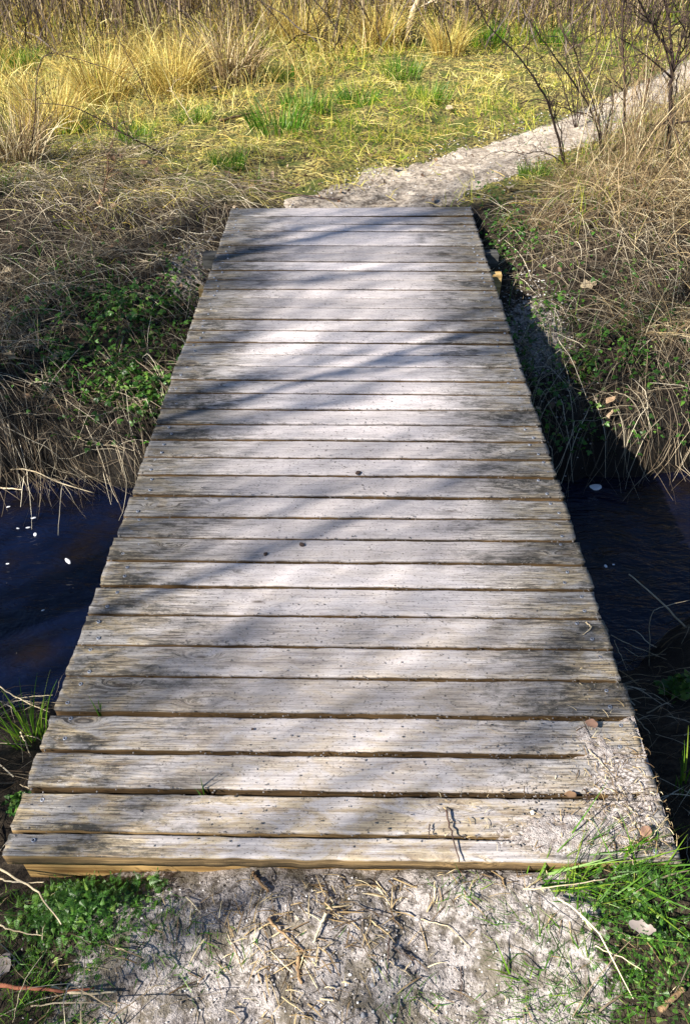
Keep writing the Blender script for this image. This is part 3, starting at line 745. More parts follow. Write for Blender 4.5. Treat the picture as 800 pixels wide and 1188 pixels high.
# crumbs lying on the deck and in its gaps
yg = np.array(edges[1:-1])
n = 2600; gx = np.clip(rng.normal(.05, .42, n), -.74, .70); gi = rng.integers(0, len(yg), n); gyv = yg[gi] + rng.normal(0, .006, n)
n2 = 2600; dx = np.concatenate([np.clip(rng.normal(.08, .38, 2000), -.73, .70), U(.35, .71, 600)]); dy = np.concatenate([U(.8, 4.75, 2000), .80 + np.abs(rng.normal(0, .2, 600))])
cx = np.concatenate([gx, dx]); cy = np.concatenate([gyv, dy]); n = len(cx)
sc = np.c_[U(.0008, .0034, n), U(.0008, .003, n), U(.0006, .0018, n)]; cz = np.concatenate([U(-.006, .001, n - n2), np.full(n2, .0008)])
stuff('deck_crumbs', scatter('deck_crumbs', IV, IF, np.c_[cx, cy, cz], rots(n, .2), sc, np.clip(rng.random(n) * .48, 0, 1)), M_GRIT, 'specks of dirt and grit on the deck and in its gaps', 'grit')

# spilled sand on the near right corner of the deck
sx_ = np.linspace(.1, .715, 120); sy_ = np.linspace(.783, 1.2, 90); A, B = np.meshgrid(sx_, sy_)
hgt = np.exp(-((A - .47) / .15) ** 2 - ((B - .84) / .05) ** 2) * 1.2 + .9 * np.exp(-((A - .62) / .08) ** 2 - ((B - .98) / .12) ** 2) + .5 * np.exp(-((A - .60) / .07) ** 2 - ((B - 1.1) / .06) ** 2)
Zs = .0065 * (hgt - .84 + sst(hgt, .25, .7) * (.9 * fbm(A * 16, B * 16, 4) + .9 * fbm(A * 60, B * 60, 3)))
Zs = np.where(Zs < 0, Zs * 9, Zs)
Zs = np.minimum(Zs, .006) * sst(.712 - A, 0, .05) - .004 * (1 - sst(.712 - A, 0, .03)) 
ii = np.arange(A.size).reshape(A.shape)
stuff('spilled_sand', raw_mesh('spilled_sand', np.stack([A, B, Zs], -1).reshape(-1, 3), np.stack([ii[:-1, :-1], ii[:-1, 1:], ii[1:, 1:], ii[1:, :-1]], -1).reshape(-1, 4), smooth=True), M_SPILL, 'pale sand spilled over the near right corner of the deck', 'sand')
n = 520; x = np.clip(rng.normal(.62, .06, n), .4, .715); y = .80 + np.abs(rng.normal(0, .17, n)); x = np.where(rng.random(n) < .2, U(.2, .7, n), x)
t = np.linspace(0, 1, 4)[None]; az = U(0, 2 * PI, n)[:, None]; L = U(.006, .030, n)[:, None]
P = np.stack([x[:, None] + np.cos(az) * L * t, y[:, None] + np.sin(az) * L * t, U(.002, .011, n)[:, None] + .004 * np.sin(PI * t)], -1)
P[..., 0] = np.minimum(P[..., 0], .722)
stuff('deck_chaff', strands_mesh('deck_chaff', P, U(.0004, .0013, n)[:, None] * (1 - .5 * t)), M_TAN, 'chaff and straw bits caught on the deck corner', 'chaff')

# ------------------------------------------------------------------ distinct tufts and clumps (things)
def tuft_mesh(name, n, rad, L, a0, a1, w, seg=6, seed=0, az=None, clampz=True):
    global rng
    keep = rng; rng = np.random.default_rng(seed + 100)
    r = rad * np.sqrt(rng.random(n)); a = rng.random(n) * 2 * PI
    xy = np.stack([r * np.cos(a), r * np.sin(a)], -1)
    azs = a + rng.normal(0, .5, n) if az is None else rng.normal(az[0], az[1], n)
    P, W = blades(xy, U(*L, n), azs, U(*a0, n), U(*a1, n), U(*w, n), seg, z0=np.zeros(n), zoff=-.03, clamp=False)
    P[..., 2] = np.maximum(P[..., 2], -.05)
    me = strands_mesh(name, P, W); rng = keep
    return me
def put(name, me, mat, px, py, label, cat, sc=1.0, rz=None, group=None, sz=None):
    p = gpt(px, py); o = link(name, me, mat, loc=p); o.rotation_euler = (0, 0, random.random() * 6 if rz is None else rz)
    o.scale = (sc, sc, sz or sc); return tag(o, label, cat, group)
TG = [tuft_mesh('grass_tuft', 210, .16, (.10, .24), (0, .5), (.1, .9), (.0020, .0038), seed=k) for k in range(2)]
for k, (px, py, sc, lab) in enumerate([
    (322, 150, 1.15, 'largest bright green grass tuft left of the path bend'), (355, 128, 1.0, 'green grass tuft right behind the largest tuft'),
    (415, 118, .95, 'green tuft in the middle of the meadow beside a dark hollow'), (497, 117, .9, 'green tuft nearest the path on the open meadow'),
    (465, 95, .9, 'green tuft below the pale young trunk'), (330, 92, .8, 'small upright green tuft beside the orange dry clump'),
    (225, 140, .7, 'green tuft between the dark bramble and the orange clump'), (160, 160, .7, 'green tuft growing under the arched dark bramble'),
    (560, 55, 1.1, 'green tuft at the foot of the stalk thicket above the leaning stem'), (640, 50, 1.1, 'green tuft at the thicket foot behind the fan shaped shrub'),
    (25, 75, .9, 'green tuft in the tall gold grass at the far left'), (620, 205, .55, 'small green tuft beside the path at the right bank top'),
    (265, 195, .6, 'low green tuft behind the left corner of the far deck end')]):
    put('grass_tuft', TG[k % 2], M_GREEN, px, py, lab, 'grass tuft', sc * 1.25, group='green tufts in the meadow')
CG = [tuft_mesh('dry_grass_clump', 420, .22, (.3, .62), (0, .45), (.2, 1.7), (.0022, .0042), seed=10 + k) for k in range(2)]
for k, (px, py, sc, m_, lab) in enumerate([
    (265, 95, 1.15, M_TAN, 'round orange dry grass clump left of the green tufts'), (440, 52, 1.1, M_GOLD, 'tall yellow dry grass clump left of the pale young trunk'),
    (60, 150, 1.0, M_GOLD, 'golden clump behind the thin arching bramble'), (120, 118, 1.1, M_GOLD, 'golden clump above the dark arched bramble'),
    (200, 105, 1.0, M_GOLD, 'golden clump next to the round orange clump'), (20, 190, .9, M_TAN, 'tan clump at the far left edge below the brambles'),
    (345, 45, 1.0, M_GOLD, 'pale dry clump among the stalks behind the orange clump'), (520, 62, .8, M_GOLD, 'small yellow clump right of the pale young trunk')]):
    me = CG[k % 2].copy() if m_ is M_TAN else CG[k % 2]
    if m_ is M_TAN: me.materials.clear()
    put('dry_grass_clump', me, m_, px, py, lab, 'dry grass clump', sc, group='dry grass clumps in the meadow')
DG = [tuft_mesh('drooping_clump', 300, .26, (.2, .7), (.1, 1.1), (.4, 2.4), (.0012, .0028), 9, seed=20 + k, az=(k * 2.0, 2.2)) for k in range(2)]
for k, (px, py, sc, lab) in enumerate([
    (668, 225, .75, 'brown shaggy dead grass clump beneath the fan shaped shrub'), (760, 215, .95, 'tan drooping clump around the foot of the forked sapling'),
    (715, 275, .85, 'pale drooping clump on the middle of the right bank'), (785, 300, .9, 'bleached drooping clump at the right picture edge'),
    (640, 262, .6, 'small drooping clump nearest the right far corner of the deck'), (755, 375, .75, 'drooping clump low on the right bank above the water'),
    (50, 330, .85, 'grey drooping clump high on the left bank'), (35, 430, .85, 'grey drooping clump hanging over the left water edge'), (118, 290, .6, 'small grey clump above the left herb patch')]):
    me = DG[k % 2]
    if k >= 6:
        me = me.copy(); me.materials.clear(); me.materials.append(M_STRAW)
    put('drooping_clump', me, M_TAN, px, py, lab, 'dry grass clump', sc, sz=sc * (.5 if k >= 6 else .85), group='drooping dry clumps on the far banks')

# near right: long bright grass tuft, herbs both sides
LT = tuft_mesh('long_grass_tuft', 150, .09, (.08, .24), (.75, 1.3), (.1, .5), (.0014, .0030), 8, seed=31, az=(.0, .55))
put('long_grass_tuft', LT, M_GREEN, 660, 1030, 'tuft of long bright grass blades reaching over the right deck corner', 'grass tuft', 1.0, 0)
put('long_grass_tuft', tuft_mesh('long_grass_tuft', 110, .08, (.08, .22), (.7, 1.3), (.1, .6), (.0014, .003), 7, seed=32, az=(-.2, 1.0)), M_GREEN, 735, 1040, 'long grass tuft among herbs at the lower right edge', 'grass tuft', 1.0, 0)
put('long_grass_tuft', tuft_mesh('long_grass_tuft', 60, .06, (.05, .13), (.6, 1.2), (.2, .6), (.0012, .0024), 6, seed=33, az=(2.6, 1.0)), M_GREEN, 615, 1105, 'flat dark green tuft on the edge of the sand', 'grass tuft', 1.0, 0)
put('long_grass_tuft', tuft_mesh('long_grass_tuft', 40, .05, (.14, .30), (0, .3), (.1, .6), (.0016, .0032), 7, seed=34), M_GREEN, 35, 858, 'upright green tuft beside the left deck edge above the water', 'grass tuft', 1.0, 0)
put('long_grass_tuft', tuft_mesh('long_grass_tuft', 14, .03, (.12, .24), (0, .35), (.1, .5), (.0014, .0028), 7, seed=35), M_GREEN, 797, 915, 'few upright green blades right of the near deck edge', 'grass tuft', 1.0, 0)
put('long_grass_tuft', tuft_mesh('long_grass_tuft', 130, .07, (.02, .06), (.1, .9), (.1, 1.0), (.0009, .0018), 5, seed=36), M_GREEN, 250, 1010, 'low dense tuft pressed against the front plank left of centre', 'grass tuft', 1.0, 0)

for px, py, n_, az_, sd_, lab in [(770, 1130, 70, 2.4, 37, 'short grass tuft in the herbs at the lower right edge'), (690, 1080, 60, .4, 38, 'dark grass tuft between the sand and the small leaved herb'), (705, 1160, 60, 2.0, 39, 'grass tuft at the bottom edge right of the sand'), (10, 1175, 50, .6, 40, 'thin grass tuft in the lower left corner')]:
    put('long_grass_tuft', tuft_mesh('long_grass_tuft', n_, .06, (.04, .14), (.5, 1.25), (.1, .7), (.0010, .0022), 7, seed=sd_, az=(az_, 1.0)), M_GREEN, px, py, lab, 'grass tuft', 1.0, 0)
def herb_clump(px, py, n, sx, sy, tpl, sc, lift, label, name='herb_clump', dens=1.0):
    c = gpt(px, py); N = n
    x = rng.normal(0, sx, N); y = rng.normal(0, sy, N)
    k = (y + c[1] < .768) | (np.abs(x + c[0] + .0175) > .775); x, y = x[k], y[k]; N = len(x)
    d = np.exp(-(x / sx / 1.4) ** 2 - (y / sy / 1.4) ** 2)
    z = gz(x + c[0], y + c[1]) - c[2] + lift * d * U(.3, 1, N) + .004
    o = link(name, scatter(name, *tpl, np.stack([x, y, z], -1), rots(N, .55), U(*sc, N)), M_HERB, loc=c)
    return tag(o, label, 'herb')
herb_clump(92, 1056, 1100, .075, .048, FROND, (.009, .024), .075, 'feathery bright green herb under the left end of the front plank')
herb_clump(172, 1020, 130, .028, .016, FROND, (.016, .03), .04, 'small feathery herb against the front plank right of the larger one')
herb_clump(752, 1090, 1000, .065, .095, FROND, (.006, .016), .05, 'dense small leaved green herb at the lower right')
herb_clump(745, 1012, 260, .05, .03, FROND, (.006, .015), .04, 'small leaved herb below the right front corner of the deck')
herb_clump(785, 800, 110, .025, .03, TRI, (.014, .03), .06, 'broad leaved herb by the water right of the deck')
herb_clump(30, 930, 90, .022, .022, TRI, (.008, .018), .03, 'low herb in the straw left of the near deck end')

# ------------------------------------------------------------------ woody plants
def plant(name, base, label, cat, stems, mat, parts='stem', group=None):
    e = empty(name, base, label, cat, group); b = np.array(base)
    for lst in stems:
        link(parts, tubes_mesh(parts, [(np.asarray(p) - b, r) for p, r in lst], 6), mat, e)
    return e
def twiggy(pts, r0, r1, ntw, L, seed, n=20, wob=.0028, up=.5):
    """a stem with side twigs: list of tubes"""
    r = np.random.default_rng(seed)
    r0 *= .8; r1 *= .7
    P = smooth_line(pts, n, wob); out = [(P, np.linspace(r0, r1, n))]
    for k in range(int(ntw * 2.6)):
        i = int(r.uniform(.2, .97) * (n - 1)); T = P[min(i + 1, n - 1)] - P[i - 1]; T /= np.linalg.norm(T) + 1e-9
        d = T * .5 + r.normal(0, .6, 3); d[2] += up; d /= np.linalg.norm(d)
        l = L * r.uniform(.3, 1.15); m = 6
        q = P[i] + d * np.linspace(0, l, m)[:, None] + np.cumsum(r.normal(0, .012 * l / .2, (m, 3)), 0) * np.linspace(0, 1, m)[:, None]
        rr = max(r1 * .8, (r0 + (r1 - r0) * i / n) * .55)
        out.append((q, np.linspace(rr, rr * .35, m)))
        for kk in range(r.integers(1, 4)):
            j = r.integers(2, m); d2 = d * .6 + r.normal(0, .6, 3); d2 /= np.linalg.norm(d2); l2 = l * r.uniform(.3, .6)
            out.append((q[j] + d2 * np.linspace(0, l2, 4)[:, None], np.linspace(rr * .5, rr * .2, 4)))
    return out
def pxl(pts, Y0, Y1=None):
    n = len(pts); Y1 = Y0 if Y1 is None else Y1
    return [at(x, y, Y0 + (Y1 - Y0) * i / max(1, n - 1)) for i, (x, y) in enumerate(pts)]

b = gpt(697, 178); Yb = b[1]
plant('bare_shrub', b, 'fan shaped bare shrub with dark stems at the right path edge', 'shrub', [
    twiggy(pxl([(697, 180), (690, 140), (668, 100), (640, 62), (608, 18)], Yb, Yb - .35), .010, .003, 9, .3, 1),
    twiggy(pxl([(697, 180), (694, 140), (676, 90), (663, 40), (655, -40)], Yb, Yb + .2), .009, .003, 8, .28, 2),
    twiggy(pxl([(697, 180), (688, 138), (662, 128), (640, 122), (615, 118)], Yb, Yb - .2), .006, .002, 6, .2, 3),
    twiggy(pxl([(697, 180), (706, 138), (712, 110), (724, 84), (732, 50)], Yb, Yb + .1), .006, .002, 7, .25, 4),
    twiggy(pxl([(697, 182), (702, 150), (696, 120), (700, 95)], Yb, Yb + .2), .005, .002, 6, .2, 5)], M_TWIG)
b = gpt(655, 192); Yb = b[1]
plant('leaning_shrub', b, 'bare shrub stem leaning left over the sandy path', 'shrub', [
    twiggy(pxl([(655, 195), (647, 160), (637, 125), (622, 95), (598, 62), (566, 30), (545, -10)], Yb, Yb - .3), .012, .003, 6, .25, 11),
    twiggy(pxl([(655, 195), (651, 160), (642, 128), (630, 102)], Yb, Yb - .1), .006, .002, 4, .18, 12),
    twiggy(pxl([(655, 190), (630, 176), (604, 178), (575, 176), (552, 190)], Yb, Yb - .3), .005, .0015, 9, .2, 13, up=.1)], M_TWIG)
b = gpt(775, 200); Yb = b[1]
plant('forked_sapling', b, 'tallest dark bare sapling forking in two near the right edge', 'sapling', [
    twiggy(pxl([(774, 205), (776, 150), (778, 100), (779, 62)], Yb, Yb), .018, .013, 6, .35, 21),
    twiggy(pxl([(779, 64), (762, 40), (750, 18), (736, -10), (715, -60)], Yb, Yb - .1), .010, .005, 9, .4, 22),
    twiggy(pxl([(779, 64), (776, 30), (772, 0), (775, -60)], Yb, Yb + .1), .010, .005, 9, .4, 23),
    twiggy(pxl([(778, 90), (790, 60), (800, 40), (825, 10)], Yb, Yb + .1), .008, .004, 8, .35, 24)], M_TWIG)
b = gpt(723, 160); Yb = b[1]
plant('slender_sapling', b, 'slender straight dark sapling left of the forked one', 'sapling', [twiggy(pxl([(722, 165), (724, 120), (722, 60), (722, 0), (721, -70)], Yb), .012, .006, 14, .35, 31)], M_TWIG)
for (bx, by, sd_, lab) in [(668, 150, 301, 'thin bare shrub behind the leaning stem'), (745, 130, 302, 'thin bare shrub between the saplings far behind the path'), (790, 150, 303, 'fine twigged bare shrub at the right edge behind the forked sapling')]:
    b = gpt(bx, by); Yb = b[1]; rr = random.Random(sd_)
    plant('bare_shrub', b, lab, 'shrub', [twiggy(pxl([(bx, by + 4), (bx + a_ * .3, by - 45), (bx + a_ * .7, by - 90), (bx + a_, by - 150)], Yb, Yb + rr.uniform(-.3, .3)), .006, .002, 6, .3, sd_ * 10 + q) for q, a_ in enumerate((-45, -18, 8, 34))], M_TWIG)
b = gpt(742, 160); Yb = b[1]
plant('broken_stem', b, 'short brown stem slanting between the two dark saplings', 'stem', [twiggy(pxl([(738, 165), (746, 118), (752, 95), (760, 68)], Yb), .012, .007, 4, .2, 41)], M_BROWNBARK)

b = gpt(180, 180); Yb = b[1]
plant('arched_bramble', b, 'thick dark bramble stem arching low over the left grass', 'bramble', [
    twiggy(pxl([(188, 178), (165, 166), (148, 157), (111, 136), (84, 124), (44, 120)], Yb, Yb - .2), .009, .003, 4, .2, 51),
    twiggy(pxl([(150, 158), (140, 130), (133, 112)], Yb, Yb), .005, .002, 2, .15, 52)], M_BRAMBLE)
b = gpt(37, 192); Yb = b[1]
plant('tall_bramble', b, 'thin bramble rising then arching right over the gold grass', 'bramble', [
    twiggy(pxl([(36, 195), (41, 130), (44, 84), (54, 63), (91, 69), (135, 85), (172, 118)], Yb, Yb + .2), .005, .002, 7, .3, 61)], M_BRAMBLE)
b = gpt(182, 135); Yb = b[1]
plant('leaning_weed', b, 'straight dark dead stem leaning left through golden grass', 'stem', [twiggy(pxl([(184, 138), (165, 95), (143, 54), (125, 20)], Yb, Yb - .1), .006, .003, 4, .25, 71)], M_BRAMBLE)
b = gpt(222, 150); Yb = b[1]
plant('straw_shoot', b, 'pale fallen stem slanting in the grass left of the green tufts', 'stem', [twiggy(pxl([(226, 146), (210, 120), (197, 102)], Yb, Yb + .1), .006, .003, 2, .15, 72)], M_DRYSTALK)
b = gpt(120, 232); Yb = b[1]
plant('brown_weed', b, 'upright brown dead weed stalk on the left bank top', 'weed', [twiggy(pxl([(117, 232), (124, 205), (127, 180), (132, 165)], Yb, Yb), .007, .003, 6, .10, 73)], M_BROWNBARK)

# trees
def tree_tubes(seed, h, r0, lean=(0, 0), nb=26, upright=.9, depth=3, first=.25, spread=.5):
    r = np.random.default_rng(seed); trunk = []; br = []
    n = 14; P = np.zeros((n, 3)); P[:, 2] = np.linspace(-.15, h, n)
    P[:, 0] = lean[0] * np.linspace(0, 1, n) ** 1.3 + np.cumsum(r.normal(0, .02 * h / 6, n)); P[:, 1] = lean[1] * np.linspace(0, 1, n) ** 1.3 + np.cumsum(r.normal(0, .02 * h / 6, n))
    P[0, :2] = P[1, :2]; R = r0 * (1 - .85 * np.linspace(0, 1, n)); R[0] *= 1.35
    trunk.append((P, R))
    def grow(p, d, l, rad, dep):
        m = 7; q = [p]; dd = d
        for _ in range(m - 1):
            dd = dd + r.normal(0, .13, 3) + np.array([0, 0, .06 * upright]); dd /= np.linalg.norm(dd); q.append(q[-1] + dd * l / (m - 1))
        q = np.array(q); br.append((q, np.linspace(rad, rad * .35, m)))
        if dep > 1:
            for _ in range(4 if dep > 2 else 3):
                i = r.integers(2, m); nd = dd * .7 + r.normal(0, spread, 3); nd[2] += .2 * upright; nd /= np.linalg.norm(nd)
                grow(q[i], nd, l * r.uniform(.4, .65), rad * .5, dep - 1)
    for k in range(nb):
        f = first + (1 - first) * (k + r.random()) / nb; i = min(int(f * (n - 1)), n - 2); p = P[i] + (P[i + 1] - P[i]) * (f * (n - 1) - i)
        a = r.random() * 2 * PI; d = np.array([math.cos(a), math.sin(a), upright * 1.2]); d /= np.linalg.norm(d)
        grow(p, d, h * r.uniform(.16, .34) * (1.15 - .6 * f), R[i] * .5, depth)
    return trunk, br
def tree(base, label, seed, mat, group=None, name='bare_tree', **kw):
    e = empty(name, base, label, 'tree', group); tr, br = tree_tubes(seed, **kw)
    link('trunk', tubes_mesh('trunk', tr, 10), mat, e); link('crown', tubes_mesh('crown', br, 4), mat, e); return e

b = gpt(474, 46)
e = empty('young_tree', b, 'pale barked young tree with slanting trunk at the thicket edge', 'tree')
bb = np.array(b)
link('trunk', tubes_mesh('trunk', [(smooth_line(pxl([(473, 50), (477, 22), (485, 0), (492, -30), (500, -90)], b[1]), 12, .004) - bb, np.linspace(.045, .03, 12))], 10), M_PALEBARK, e)
link('branch', tubes_mesh('branch', twiggy([np.array(at(480, 10, b[1])) - bb, np.array(at(500, 2, b[1])) - bb, np.array(at(520, -15, b[1] + .1)) - bb, np.array(at(540, -60, b[1] + .2)) - bb], .018, .006, 8, .5, 81)), M_PALEBARK, e)
tree(gpt(228, 14), 'thick brown tree trunk standing in the stalks at the top left', 101, M_BROWNBARK, h=6.5, r0=.13, nb=16)
tree(gpt(152, 6), 'thin grey tree trunk left of the thick brown one', 102, M_GREYBARK, h=5.5, r0=.06, nb=14)
tree((2.3, 15.6, .25), 'bare tree rooted in the thicket behind the path', 103, M_GREYBARK, h=6, r0=.09, nb=14)
# the row of alders left of the stream whose shade falls on the deck (they stand beside the camera)
for k, (x, y, h, r0, sd, nb, lab) in enumerate([
    (-6.7, -1.2, 8.0, .06, 211, 34, 'bare alder pole on the near left bank throwing streaks of shade on the deck'),
    (-7.6, -.2, 8.6, .065, 212, 34, 'tallest slim bare alder left of the stream'),
    (-6.2, .9, 7.0, .045, 213, 30, 'slim bare alder on the left bank nearest the water'),
    (-7.2, 1.9, 7.5, .05, 214, 34, 'bushy bare alder behind the slim one on the left bank'),
    (-5.3, 2.2, 4.4, .04, 215, 36, 'low bushy alder shading the left far bank'),
    (-8.0, -2.4, 8.0, .045, 216, 26, 'bare alder furthest back on the near left bank'),
    (-6.3, -2.9, 7.6, .05, 217, 20, 'bare alder on the near left bank nearest the deck'),
    (-5.6, -2.1, 6.6, .035, 218, 18, 'shorter bare alder in front of the others on the near left bank'),
    (-4.3, -.7, 5.6, .03, 221, 16, 'slender bare alder standing closest to the deck on the left'),
    (-4.0, .5, 6.4, .03, 222, 30, 'slender bare alder at the left water edge closest to the deck'),
    (-7.0, .3, 7.8, .055, 219, 30, 'bare alder in the middle of the row left of the stream')]):
    tree((x, y, float(gz(np.array([x]), np.array([y]))[0])), lab, sd, M_GREYBARK, 'alders beside the stream', h=h, r0=r0, nb=nb, upright=1.7, first=.55 if sd == 222 else .22, spread=.4)

# ------------------------------------------------------------------ small single things
def pebble(name, px, py, r, mat, label, z=None, flat=.6, cat='pebble'):
    p = gpt(px, py) if z is None else gp(px, py, z)
    import bmesh
    bm = bmesh.new(); bmesh.ops.create_icosphere(bm, subdivisions=3, radius=1)
    sd = px * .37 + py
    for v in bm.verts:
        q = v.co; d = 1 + .35 * float(fbm(np.array([q.x * 1.1 + sd]), np.array([q.y * 1.1 + q.z * .9 + sd]), 3)[0])
        v.co = Vector((q.x * d * r, q.y * d * r * .8, q.z * d * r * flat))
    me = bpy.data.meshes.new(name); bm.to_mesh(me); bm.free()
    for f in me.polygons: f.use_smooth = True
    o = link(name, me, mat, loc=(p[0], p[1], p[2] + r * flat * .45)); o.rotation_euler = (0, 0, sd % 6)
    return tag(o, label, cat)
pebble('pebble', 617, 943, .0055, M_WHITESTONE, 'white pebble on the second plank from the front', z=.001)
pebble('pebble', 557, 950, .003, M_GREYSTONE, 'tiny grey stone left of the white pebble on the deck', z=.001)
pebble('pebble', 436, 1126, .0085, M_GREYSTONE, 'largest dark pebble in the sand before the deck')
pebble('pebble', 402, 1142, .0055, M_WHITESTONE, 'round pale pebble left below the largest dark pebble')
pebble('pebble', 406, 1131, .004, M_WHITESTONE, 'small pale pebble directly above the round pale one')
pebble('pebble', 421, 1178, .006, M_GREYSTONE, 'bluish stone at the bottom edge left of centre')
pebble('pebble', 555, 1111, .0035, M_WHITESTONE, 'white pebble at the end of a thin twig on the sand')
pebble('pebble', 432, 1143, .005, M_GREYSTONE, 'small dark pebble just below the largest dark one')
pebble('pebble', 454, 1180, .005, M_GREYSTONE, 'grey stone at the bottom edge right of the bluish stone')
pebble('stone', 690, 567, .035, M_WHITESTONE, 'flat pale stone breaking the water right of the deck', z=WATER - .012, flat=.35, cat='stone')
for k, (px, py, r, lab) in enumerate([(39, 601, .010, 'topmost foam fleck of the left water'), (33, 612, .009, 'foam fleck just below the topmost one'), (41, 620, .012, 'largest of the four close foam flecks'),
    (21, 613, .007, 'foam fleck at the left of the close group'), (79, 651, .015, 'long foam fleck alone nearest the deck'), (10, 588, .008, 'foam fleck by the bank at the far left'), (9, 654, .007, 'small foam fleck at the left edge below the group'),
    (50, 708, .006, 'faint foam fleck lowest on the left water')]):
    o = pebble('foam_fleck', px, py, r * .75, M_FOAM, lab, z=WATER, flat=.18, cat='foam'); o['group'] = 'foam flecks on the left water'; o.scale.x = 1.5 if px != 79 else 2.2
for k, (px, py, r, lab) in enumerate([(762 - 60, 657, .009, 'pale foam spot on the water right of the deck'), (711, 655, .006, 'small foam spot beside the pale one on the right')]):
    o = pebble('foam_fleck', px, py, r, M_FOAM, lab, z=WATER, flat=.15, cat='foam'); o['group'] = 'foam spots on the right water'
for k, (px, py, r, lab) in enumerate([(415, 549, .011, 'dark clod lying on the deck centre'), (350, 632, .010, 'dark clod on the deck left of centre'), (308, 643, .008, 'smaller dark clod left of the other clod'), (293, 846, .004, 'crumb of soil on the near planks')]):
    pebble('clod', px, py, r, M_TWIG, lab, z=.001, flat=.45, cat='clod')

def single_leaf(name, px, py, L, mat, label, z=None, rz=0., tilt=.2, w=.42, curl=.3, lobes=0, up=.004):
    v, f = leaf_tpl(w, .35, 10); v[:, 0] *= 1 + .25 * np.sin(v[:, 1] * 19) * (lobes > 0); v[:, 2] += curl * (v[:, 1] - .5) ** 2 + .06 * np.sin(v[:, 1] * 9 + v[:, 0] * 6)
    p = gpt(px, py) if z is None else gp(px, py, z)
    v = v - np.array([0, .5, v[:, 2].min()]); V = np.vstack([v, v - np.array([0, 0, .012])]); n = len(v)
    o = link(name, raw_mesh(name, V * L, [f, f[:, ::-1] + n], np.full(len(V), .5), True), mat, loc=(p[0], p[1], p[2] + up))
    # rim
    o.rotation_euler = (tilt, tilt * .5, rz); return tag(o, label, 'leaf')
single_leaf('dead_leaf', 684, 842, .030, M_PINKLEAF, 'reddish oval leaf on the third plank near the right edge', z=.008, rz=1.2, w=.55)
single_leaf('dead_leaf', 748, 966, .030, M_PINKLEAF, 'reddish folded leaf near the front right corner of the deck', z=.010, rz=-.8, w=.5)
single_leaf('dead_leaf', 660, 924, .026, M_LITTER, 'dull brown leaf stuck in the gap behind the front planks', z=.003, rz=1.5)
single_leaf('curled_leaf', 742, 1088, .048, M_GREYLEAF, 'large grey curled leaf lying on the herbs at lower right', rz=-1.9, tilt=.5, curl=1.6, w=.3, lobes=1, up=.04)
single_leaf('dead_leaf', 4, 1122, .05, M_GREYLEAF, 'grey oval leaf at the lower left edge', rz=-.2, w=.5)
single_leaf('dead_leaf', 683, 333, .10, M_PALELEAF, 'pale yellow leaf lying alone on the right bank', rz=-1.2, lobes=1, tilt=.4)
for px, py, lab in [(15, 432, 'tan dead leaf on the straw at the far left bank edge'), (48, 446, 'curled tan dead leaf left of the herb patch'), (83, 470, 'brown dead leaf in the straw below the herb patch'), (70, 415, 'small pale dead leaf above the curled tan leaf'), (108, 345, 'pale dead leaf at the top of the left herb patch')]:
    single_leaf('dead_leaf', px, py, .085, M_PALELEAF if 'pale' in lab or 'tan' in lab else M_LITTER, lab, rz=random.random() * 6, tilt=.5, lobes=1)
    
def twig(name, pts, r, mat, label, cat='twig', z=None, lift=.004, wob=.002, ends=.5):
    P = np.array([gpt(x, y, lift) if z is None else gp(x, y, z) for x, y in pts])
    Q = smooth_line(P, 12, wob * .5); base = Q[0].copy()
    rr = r * (1 - (1 - ends) * np.linspace(0, 1, 12))
    return tag(link(name, tubes_mesh(name, [(Q - base, rr)], 7), mat, loc=base), label, cat)
twig('twig', [(517, 940), (521, 958), (526, 975), (533, 1000)], .0024, M_BRAMBLE, 'dark upright twig lying across the front planks right of centre', z=.009)
twig('twig', [(498, 957), (497, 972)], .0016, M_BRAMBLE, 'short dark twig left of the longer one on the front planks', z=.006)
twig('twig', [(684, 924), (677, 915), (681, 928), (676, 933)], .0016, M_BRAMBLE, 'crooked brown twig by the dull leaf in the plank gap', z=.005)
twig('twig', [(682, 870), (706, 894)], .0014, M_DRYSTALK, 'pale twig lying diagonally near the right deck edge', z=.008)
twig('twig', [(679, 722), (685, 728), (676, 736)], .0022, M_DRYSTALK, 'pale twig on the deck edge beside the right water', z=.004)
twig('twig', [(727, 985), (733, 1000), (738, 1015)], .0013, M_DRYSTALK, 'pale straw hanging over the right end of the front plank', z=.006)
twig('twig', [(753, 975), (775, 945)], .0010, M_DRYSTALK, 'thin pale straw standing off the front right corner', z=.012)
twig('stick', [(0, 1144), (40, 1147), (75, 1150), (110, 1146)], .0042, M_RED, 'reddish stick at the lower left edge', 'stick', lift=.02)
twig('stalk', [(60, 1146), (95, 1153), (135, 1150)], .0035, M_DRYSTALK, 'split tan stalk continuing from the reddish stick', 'stalk', lift=.014)
twig('stalk', [(0, 1009), (38, 1030), (52, 1046), (72, 1072)], .0026, M_DRYSTALK, 'thick pale stalk crossing the herb at the left edge', 'stalk', lift=.075)
twig('stalk', [(0, 1020), (24, 1024), (52, 1023)], .0020, M_DRYSTALK, 'pale stalk pointing right just below the front plank', 'stalk', lift=.075)
twig('stalk', [(0, 1074), (25, 1082), (50, 1085)], .0018, M_DRYSTALK, 'curved pale stalk below the thick one at the left edge', 'stalk', lift=.05)
twig('stalk', [(15, 1187), (28, 1140), (56, 1100)], .0011, M_DRYSTALK, 'thin pale stalk slanting up from the lower left corner', 'stalk', lift=.03)
twig('stick', [(765, 1172), (778, 1160), (793, 1146)], .0058, M_BARKBIT, 'broken thick stick at the lower right corner', 'stick', lift=.012, ends=.85)
twig('stalk', [(606, 1032), (650, 1028), (704, 1019)], .0016, M_DRYSTALK, 'pale straight stalk lying over the long bright grass', 'stalk', lift=.045)
